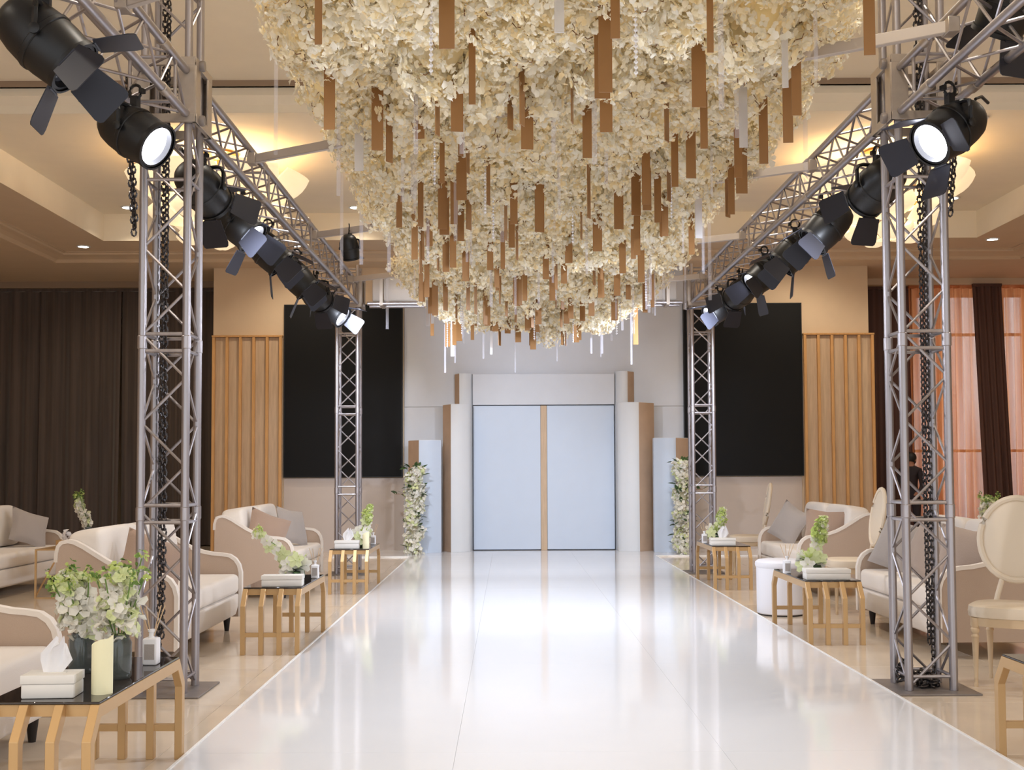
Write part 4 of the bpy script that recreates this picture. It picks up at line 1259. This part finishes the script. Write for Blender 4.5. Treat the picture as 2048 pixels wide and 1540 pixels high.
def tissue_box(x, y, z, label, rz=0, w=.25, d=.13, h=.075, tis=True, two=False):
    t = thing('tissue_box', label, 'tissue box', (x, y, z), rz, group='tissue boxes on the tables')
    m = MB(); m.box(-w / 2, w / 2, -d / 2, d / 2, 0, h * .62); m.build('box', M_wbox, t, bevel=.006, bseg=2)
    m = MB(); m.box(-w / 2 - .002, w / 2 + .002, -d / 2 - .002, d / 2 + .002, h * .63, h); m.box(-.05, .05, -.012, .012, h, h + .0015); m.build('lid', M_wbox, t, bevel=.006, bseg=2)
    if tis:
        rn = random.Random(int(abs(x * 100) + y * 10))
        m = MB(); n = 9
        vs = []
        for i in range(n):
            u = -1 + 2 * i / (n - 1)
            wv = .012 * math.sin(u * 6)
            vs += [(u * .035, wv * .3, h), (u * .06 + .01, wv + .008, h + .045), (u * .055 * (1 - .2 * u) + .02, wv * 1.6 - .004, h + .085 + .02 * math.cos(u * 4)), (u * .02 + .03, wv, h + .12 + .015 * math.sin(u * 5))]
        fs = []
        for i in range(n - 1):
            for k in range(3): fs.append((i * 4 + k, i * 4 + 4 + k, i * 4 + 5 + k, i * 4 + 1 + k))
        m.add(vs, fs); m.build('tissue', M_tissue, t, angle=80)
def diffuser(x, y, z, label, s=1.0):
    t = thing('reed_diffuser', label, 'diffuser', (x, y, z), group='reed diffusers on the tables')
    m = MB(); m.box(-.026 * s, .026 * s, -.026 * s, .026 * s, 0, .095 * s); m.build('bottle', M_bottle, t, bevel=.007, bseg=3)
    m = MB(); m.lathe([(.012 * s, .095 * s), (.010 * s, .102 * s), (.010 * s, .115 * s), (.014 * s, .117 * s), (.014 * s, .125 * s), (.006 * s, .125 * s)], 12); m.build('neck', M_bottle, t)
    m = MB(); m.box(-.018 * s, .018 * s, -.0275 * s, -.0262 * s, .02 * s, .075 * s); m.build('paper_label', M_pil_g, t, smooth=False)
    for k, (a, b_) in enumerate(((-.045, .01), (-.015, -.02), (.03, .012), (.05, -.01))):
        m = MB(); m.tube([(a * .1 * s, b_ * .1 * s, .09 * s), (a * s, b_ * s, .21 * s)], .0022 * s, 5); m.build('reed', M_reed, t)
def candle(x, y, z, label, r=.04, h=.235):
    t = thing('pillar_candle', label, 'candle', (x, y, z), group='ivory pillar candles')
    m = MB(); n = 28; vs = []
    for zz in (0, 1):
        for k in range(n):
            a = 2 * math.pi * k / n
            top = h - .016 * (1 - math.cos(a)) + .004 * math.sin(3 * a)
            vs.append((r * math.cos(a), r * math.sin(a), 0 if zz == 0 else top))
    for k in range(n):
        a = 2 * math.pi * k / n; vs.append((r * .7 * math.cos(a), r * .7 * math.sin(a), h - .035))
    fs = [tuple(range(n))[::-1], tuple(range(2 * n, 3 * n))]
    for k in range(n):
        k2 = (k + 1) % n
        fs += [(k, k2, n + k2, n + k), (n + k, n + k2, 2 * n + k2, 2 * n + k)]
    m.add(vs, fs); m.build('wax', M_candle, t)
    m = MB(); m.tube([(0, 0, h - .035), (.002, 0, h - .012)], .0015, 5); m.build('wick', M_leg, t)
# near left table
tissue_box(-1.70, 4.42, TT, 'white tissue box with a pulled tissue on the near left table', R(4), .19, .13, .085)
tall_vase(-1.775, 4.92, TT, 'left of two smoky vases with pale green flowers on the near left table', 21, h=.165, r=.052, fl=.27, lean=(-.05, 0), spread=.085, green=.6)
tall_vase(-1.575, 4.78, TT, 'right of two smoky vases with white and green flowers on the near left table', 22, h=.175, r=.052, fl=.30, lean=(.0, 0), spread=.095, green=1.0)
candle(-1.53, 4.46, TT, 'tall ivory candle on the near left table', .039, .215)
diffuser(-1.545, 5.12, TT, 'white reed diffuser on the near left table behind the candle', 1.2)
# middle left table
tissue_box(-1.635, 8.56, TT, 'white tissue box below the orchids on the middle left table', R(3), .29, .14, .08, tis=False)
orchid_bowl(-1.60, 8.86, TT + .0, 'orchid arrangement with an arching spray on the middle left table', 41, (-.27, -.06, .27))
diffuser(-1.50, 9.16, TT, 'white reed diffuser behind the orchids on the middle left table', 1.1)
# far left table
tissue_box(-1.73, 12.66, TT, 'white tissue box on the far left table', R(2), .26, .13, .085)
orchid_bowl(-1.62, 12.98, TT, 'orchid arrangement with upright lime spray on the far left table', 42, (.10, -.02, .30), True)
candle(-1.53, 12.66, TT, 'short ivory candle on the far left table', .036, .18)
diffuser(-1.52, 13.25, TT, 'white reed diffuser on the far left table', 1.1)
# middle right table
tissue_box(2.40, 8.92, TT, 'white tissue box on the middle right table', R(-2), .33, .14, .08, tis=False)
orchid_bowl(2.37, 9.22, TT, 'orchid arrangement with tall lime spray on the middle right table', 43, (.09, .0, .30), True, -1)
diffuser(2.22, 9.42, TT, 'white reed diffuser on the middle right table', 1.1)
# far right table
tissue_box(2.35, 12.96, TT, 'white tissue box on the far right table', R(-2), .27, .14, .08)
orchid_bowl(2.36, 13.30, TT, 'orchid arrangement on the far right table', 44, (.06, .0, .24), True, -1)
diffuser(2.21, 13.3, TT, 'white reed diffuser on the far right table', 1.1)
# near right table
diffuser(2.325, 5.0, TT, 'white reed diffuser on the near right table', 1.15)
tall_vase(2.48, 4.92, TT, 'smoky vase with green and white flowers at the right edge of the photo', 23, h=.16, r=.05, fl=.28, lean=(-.2, .02), spread=.08, green=.8)

# ---- back row side tables
def side_table(x, y, label, flip=1):
    t = thing('side_table', label, 'side table', (x, y, 0), group='slim gold side tables')
    m = MB(); m.box(0, .52, -.05, .55, .49, .505); m.build('top', M_gold, t, bevel=.002, bseg=1)
    for yy in (-.04, .54):
        m = MB()
        m.box(.0, .018, yy - .009, yy + .009, 0, .49); m.box(.502, .52, yy - .009, yy + .009, 0, .49)
        m.box(.018, .502, yy - .009, yy + .009, .0, .012)
        m.build('leg_frame', M_gold, t, smooth=False)
        m = MB(); m.tube([(.012, yy, .02), (.26, yy, .485)], .009, 4); m.build('slanted_brace', M_gold, t)
    return t
side_table(-4.87, 12.18, 'slim gold side table before the back row sofa on the left')
t = thing('tissue_holder', 'gold tissue holder on the left back row side table', 'tissue box', (-4.62, 12.3, .506))
m = MB(); m.box(-.08, .08, -.06, .06, 0, .085); m.build('holder', M_gold, t, bevel=.004)
m = MB(); petals(m, random.Random(3), (0, 0, .11), (.04, .02, .04), 10, .05, (0,)); m.build('tissue', M_tissue, t, smooth=False)
tall_vase(-4.47, 12.52, .506, 'slim glass vase with a leaning white flower spike before the dark drapes', 24, h=.21, r=.045, fl=.36, lean=(-.10, 0), spread=.035, green=.5)
side_table(4.68, 11.95, 'slim gold side table in the right back row')
tall_vase(5.0, 12.25, .506, 'round bunch of pale green flowers in the right back row', 25, h=.26, r=.05, fl=.26, spread=.09, green=1.2)

# ---- flower pillars beside the doors
def flower_pillar(x, y, h, label, seed):
    rn = random.Random(seed)
    t = thing('flower_pillar', label, 'flower pillar', (x, y, RZ), group='flower pillars beside the doors')
    m = MB(); m.box(-.045, .045, -.045, .045, 0, h - .06); m.build('core_post', M_core, t, smooth=False)
    m = MB()
    n = int(h / .085)
    for k in range(n + 1):
        z = .05 + (h - .1) * k / n
        for j in range(3):
            a = rn.uniform(0, 6.28)
            petals(m, rn, (.08 * math.cos(a), .08 * math.sin(a), z), (.08, .08, .07), 34, .048, (0, 0, 0, 1, 2))
    tag(m.build('blossom', [M_pw, M_petal2, M_pgw], t, smooth=False), kind='stuff')
    lf = MB(); leaf_blade(lf, (0, 0, 0), (1, 0, .35), .15, .055, .25)
    lme = lf.mesh('leaf', M_leaf, smooth=False)
    for k in range(60):
        a = rn.uniform(0, 6.28); z = rn.choice((rn.uniform(.1, h), rn.uniform(h * .25, h * .45), rn.uniform(h * .62, h * .8), h))
        link('leaf', lme, t, (.10 * math.cos(a), .10 * math.sin(a), z), (rn.uniform(-.5, .5), rn.uniform(-.8, .4), a))
    m = MB(); s_ = -1 if x < .5 else 1
    m.tube([(.08 * s_, -.05, h * .62), (.18 * s_, -.06, h * .70), (.30 * s_, -.06, h * .70)], .004, 5); m.build('twig', M_twig, t)
    for k in range(5): link('leaf', lme, t, ((.16 + .035 * k) * s_, -.06, h * .70), (0, -.3, rn.uniform(0, 6.28)))
flower_pillar(-1.43, 18.0, 1.32, 'white flower pillar left of the doors', 61)
flower_pillar(2.66, 17.98, 1.40, 'white flower pillar right of the doors', 62)

# ---- person standing in the shade behind the right tower
def person(x, y, rz, label):
    t = thing('person', label, 'person', (x, y, 0), rz)
    J = {'pelvis': ((0, 0, .86), .115), 'waist': ((0, 0, .98), .105), 'chest': ((0, 0, 1.16), .125), 'upper': ((0, 0, 1.28), .11), 'neck': ((0, -.005, 1.35), .048), 'head': ((0, .012, 1.45), .078), 'crown': ((0, .005, 1.53), .062),
         'ls': ((-.15, 0, 1.27), .052), 'le': ((-.20, .02, 1.02), .04), 'lw': ((-.19, .16, .90), .028), 'lh': ((-.185, .22, .89), .026),
         'rs': ((.15, 0, 1.27), .052), 're': ((.21, .03, 1.03), .04), 'rw': ((.20, .20, 1.06), .028), 'rh': ((.20, .255, 1.08), .026),
         'lk0': ((-.09, 0, .80), .085), 'lk': ((-.10, .02, .46), .058), 'la': ((-.10, 0, .09), .042), 'lt': ((-.11, .14, .035), .035),
         'rk0': ((.09, 0, .80), .085), 'rk': ((.10, .02, .46), .058), 'ra': ((.10, 0, .09), .042), 'rt': ((.11, .14, .035), .035)}
    for side, wrist in (('l', 'lh'), ('r', 'rh')):
        c_ = Vector(J[wrist][0])
        for k in range(4):
            J[side + 'f%d' % k] = (tuple(c_ + Vector((-.024 + .016 * k, .05, -.004))), .009)
            J[side + 'g%d' % k] = (tuple(c_ + Vector((-.024 + .016 * k, .075 - .006 * abs(k - 1.5), -.03))), .008)
        J[side + 'th'] = (tuple(c_ + Vector((.03 if side == 'l' else -.03, .02, .02))), .009)
    E_ = [('pelvis', 'waist'), ('waist', 'chest'), ('chest', 'upper'), ('upper', 'neck'), ('neck', 'head'), ('head', 'crown'), ('upper', 'ls'), ('ls', 'le'), ('le', 'lw'), ('lw', 'lh'), ('upper', 'rs'), ('rs', 're'), ('re', 'rw'), ('rw', 'rh'),
          ('pelvis', 'lk0'), ('lk0', 'lk'), ('lk', 'la'), ('la', 'lt'), ('pelvis', 'rk0'), ('rk0', 'rk'), ('rk', 'ra'), ('ra', 'rt')]
    for s_ in 'lr':
        for k in range(4): E_ += [(s_ + 'h', s_ + 'f%d' % k), (s_ + 'f%d' % k, s_ + 'g%d' % k)]
        E_.append((s_ + 'h', s_ + 'th'))
    names = list(J); idx = {n: i for i, n in enumerate(names)}
    me = bpy.data.meshes.new('body')
    me.from_pydata([J[n][0] for n in names], [(idx[a], idx[b_]) for a, b_ in E_], [])
    o = bpy.data.objects.new('body', me); C.objects.link(o); o.parent = t
    sk = o.modifiers.new('skin', 'SKIN'); sk.use_smooth_shade = True
    if not me.skin_vertices: me.skin_vertices.new(name='')
    for i, n in enumerate(names):
        me.skin_vertices[0].data[i].radius = (J[n][1],) * 2
        me.skin_vertices[0].data[i].use_root = n == 'pelvis'
    sb = o.modifiers.new('sub', 'SUBSURF'); sb.levels = 2; sb.render_levels = 2
    dg = bpy.context.evaluated_depsgraph_get()
    ev = bpy.data.meshes.new_from_object(o.evaluated_get(dg))
    o.modifiers.clear(); o.data = ev; ev.name = 'body'
    ev.materials.clear(); ev.materials.append(M_cloth); ev.materials.append(M_skin)
    for p in ev.polygons:
        c_ = p.center; p.use_smooth = True
        p.material_index = 1 if (c_.z > 1.345 or (abs(c_.x) > .15 and c_.y > .17)) else 0
    m = MB(); m.superq((0, -.012, 1.475), (.19, .20, .20), 1, 1, 20, 12); m.superq((0, -.07, 1.43), (.15, .08, .14), 1, 1, 14, 8)
    m.build('hair', M_hair, t)
    m = MB()
    for sx in (-1, 1): m.superq((sx * .030, .088, 1.455), (.020, .010, .012), 1, 1, 8, 5)
    m.superq((0, .086, 1.40), (.04, .012, .010), 1, 1, 8, 5)
    m.build('facial_features', M_hair, t)
    m = MB(); m.superq((0, .094, 1.43), (.022, .03, .036), 1, 1, 8, 6)
    for sx in (-1, 1): m.superq((sx * .082, .0, 1.44), (.016, .035, .055), 1, 1, 8, 6)
    m.build('nose_and_ears', M_skin, t)
person(6.60, 19.3, R(140), 'person in dark clothing standing in the shade behind the near right tower')
m = MB(); m.tube([(0, 0, 0), (.16, .02, 1.1)], .011, 8); m.box(-.12, .12, -.03, .03, 0, .05); 
tag(m.build('broom', [M_reed], loc=(6.70, 18.9, 0)), 'pale broom handle leaning beside the person in dark clothing', 'broom')
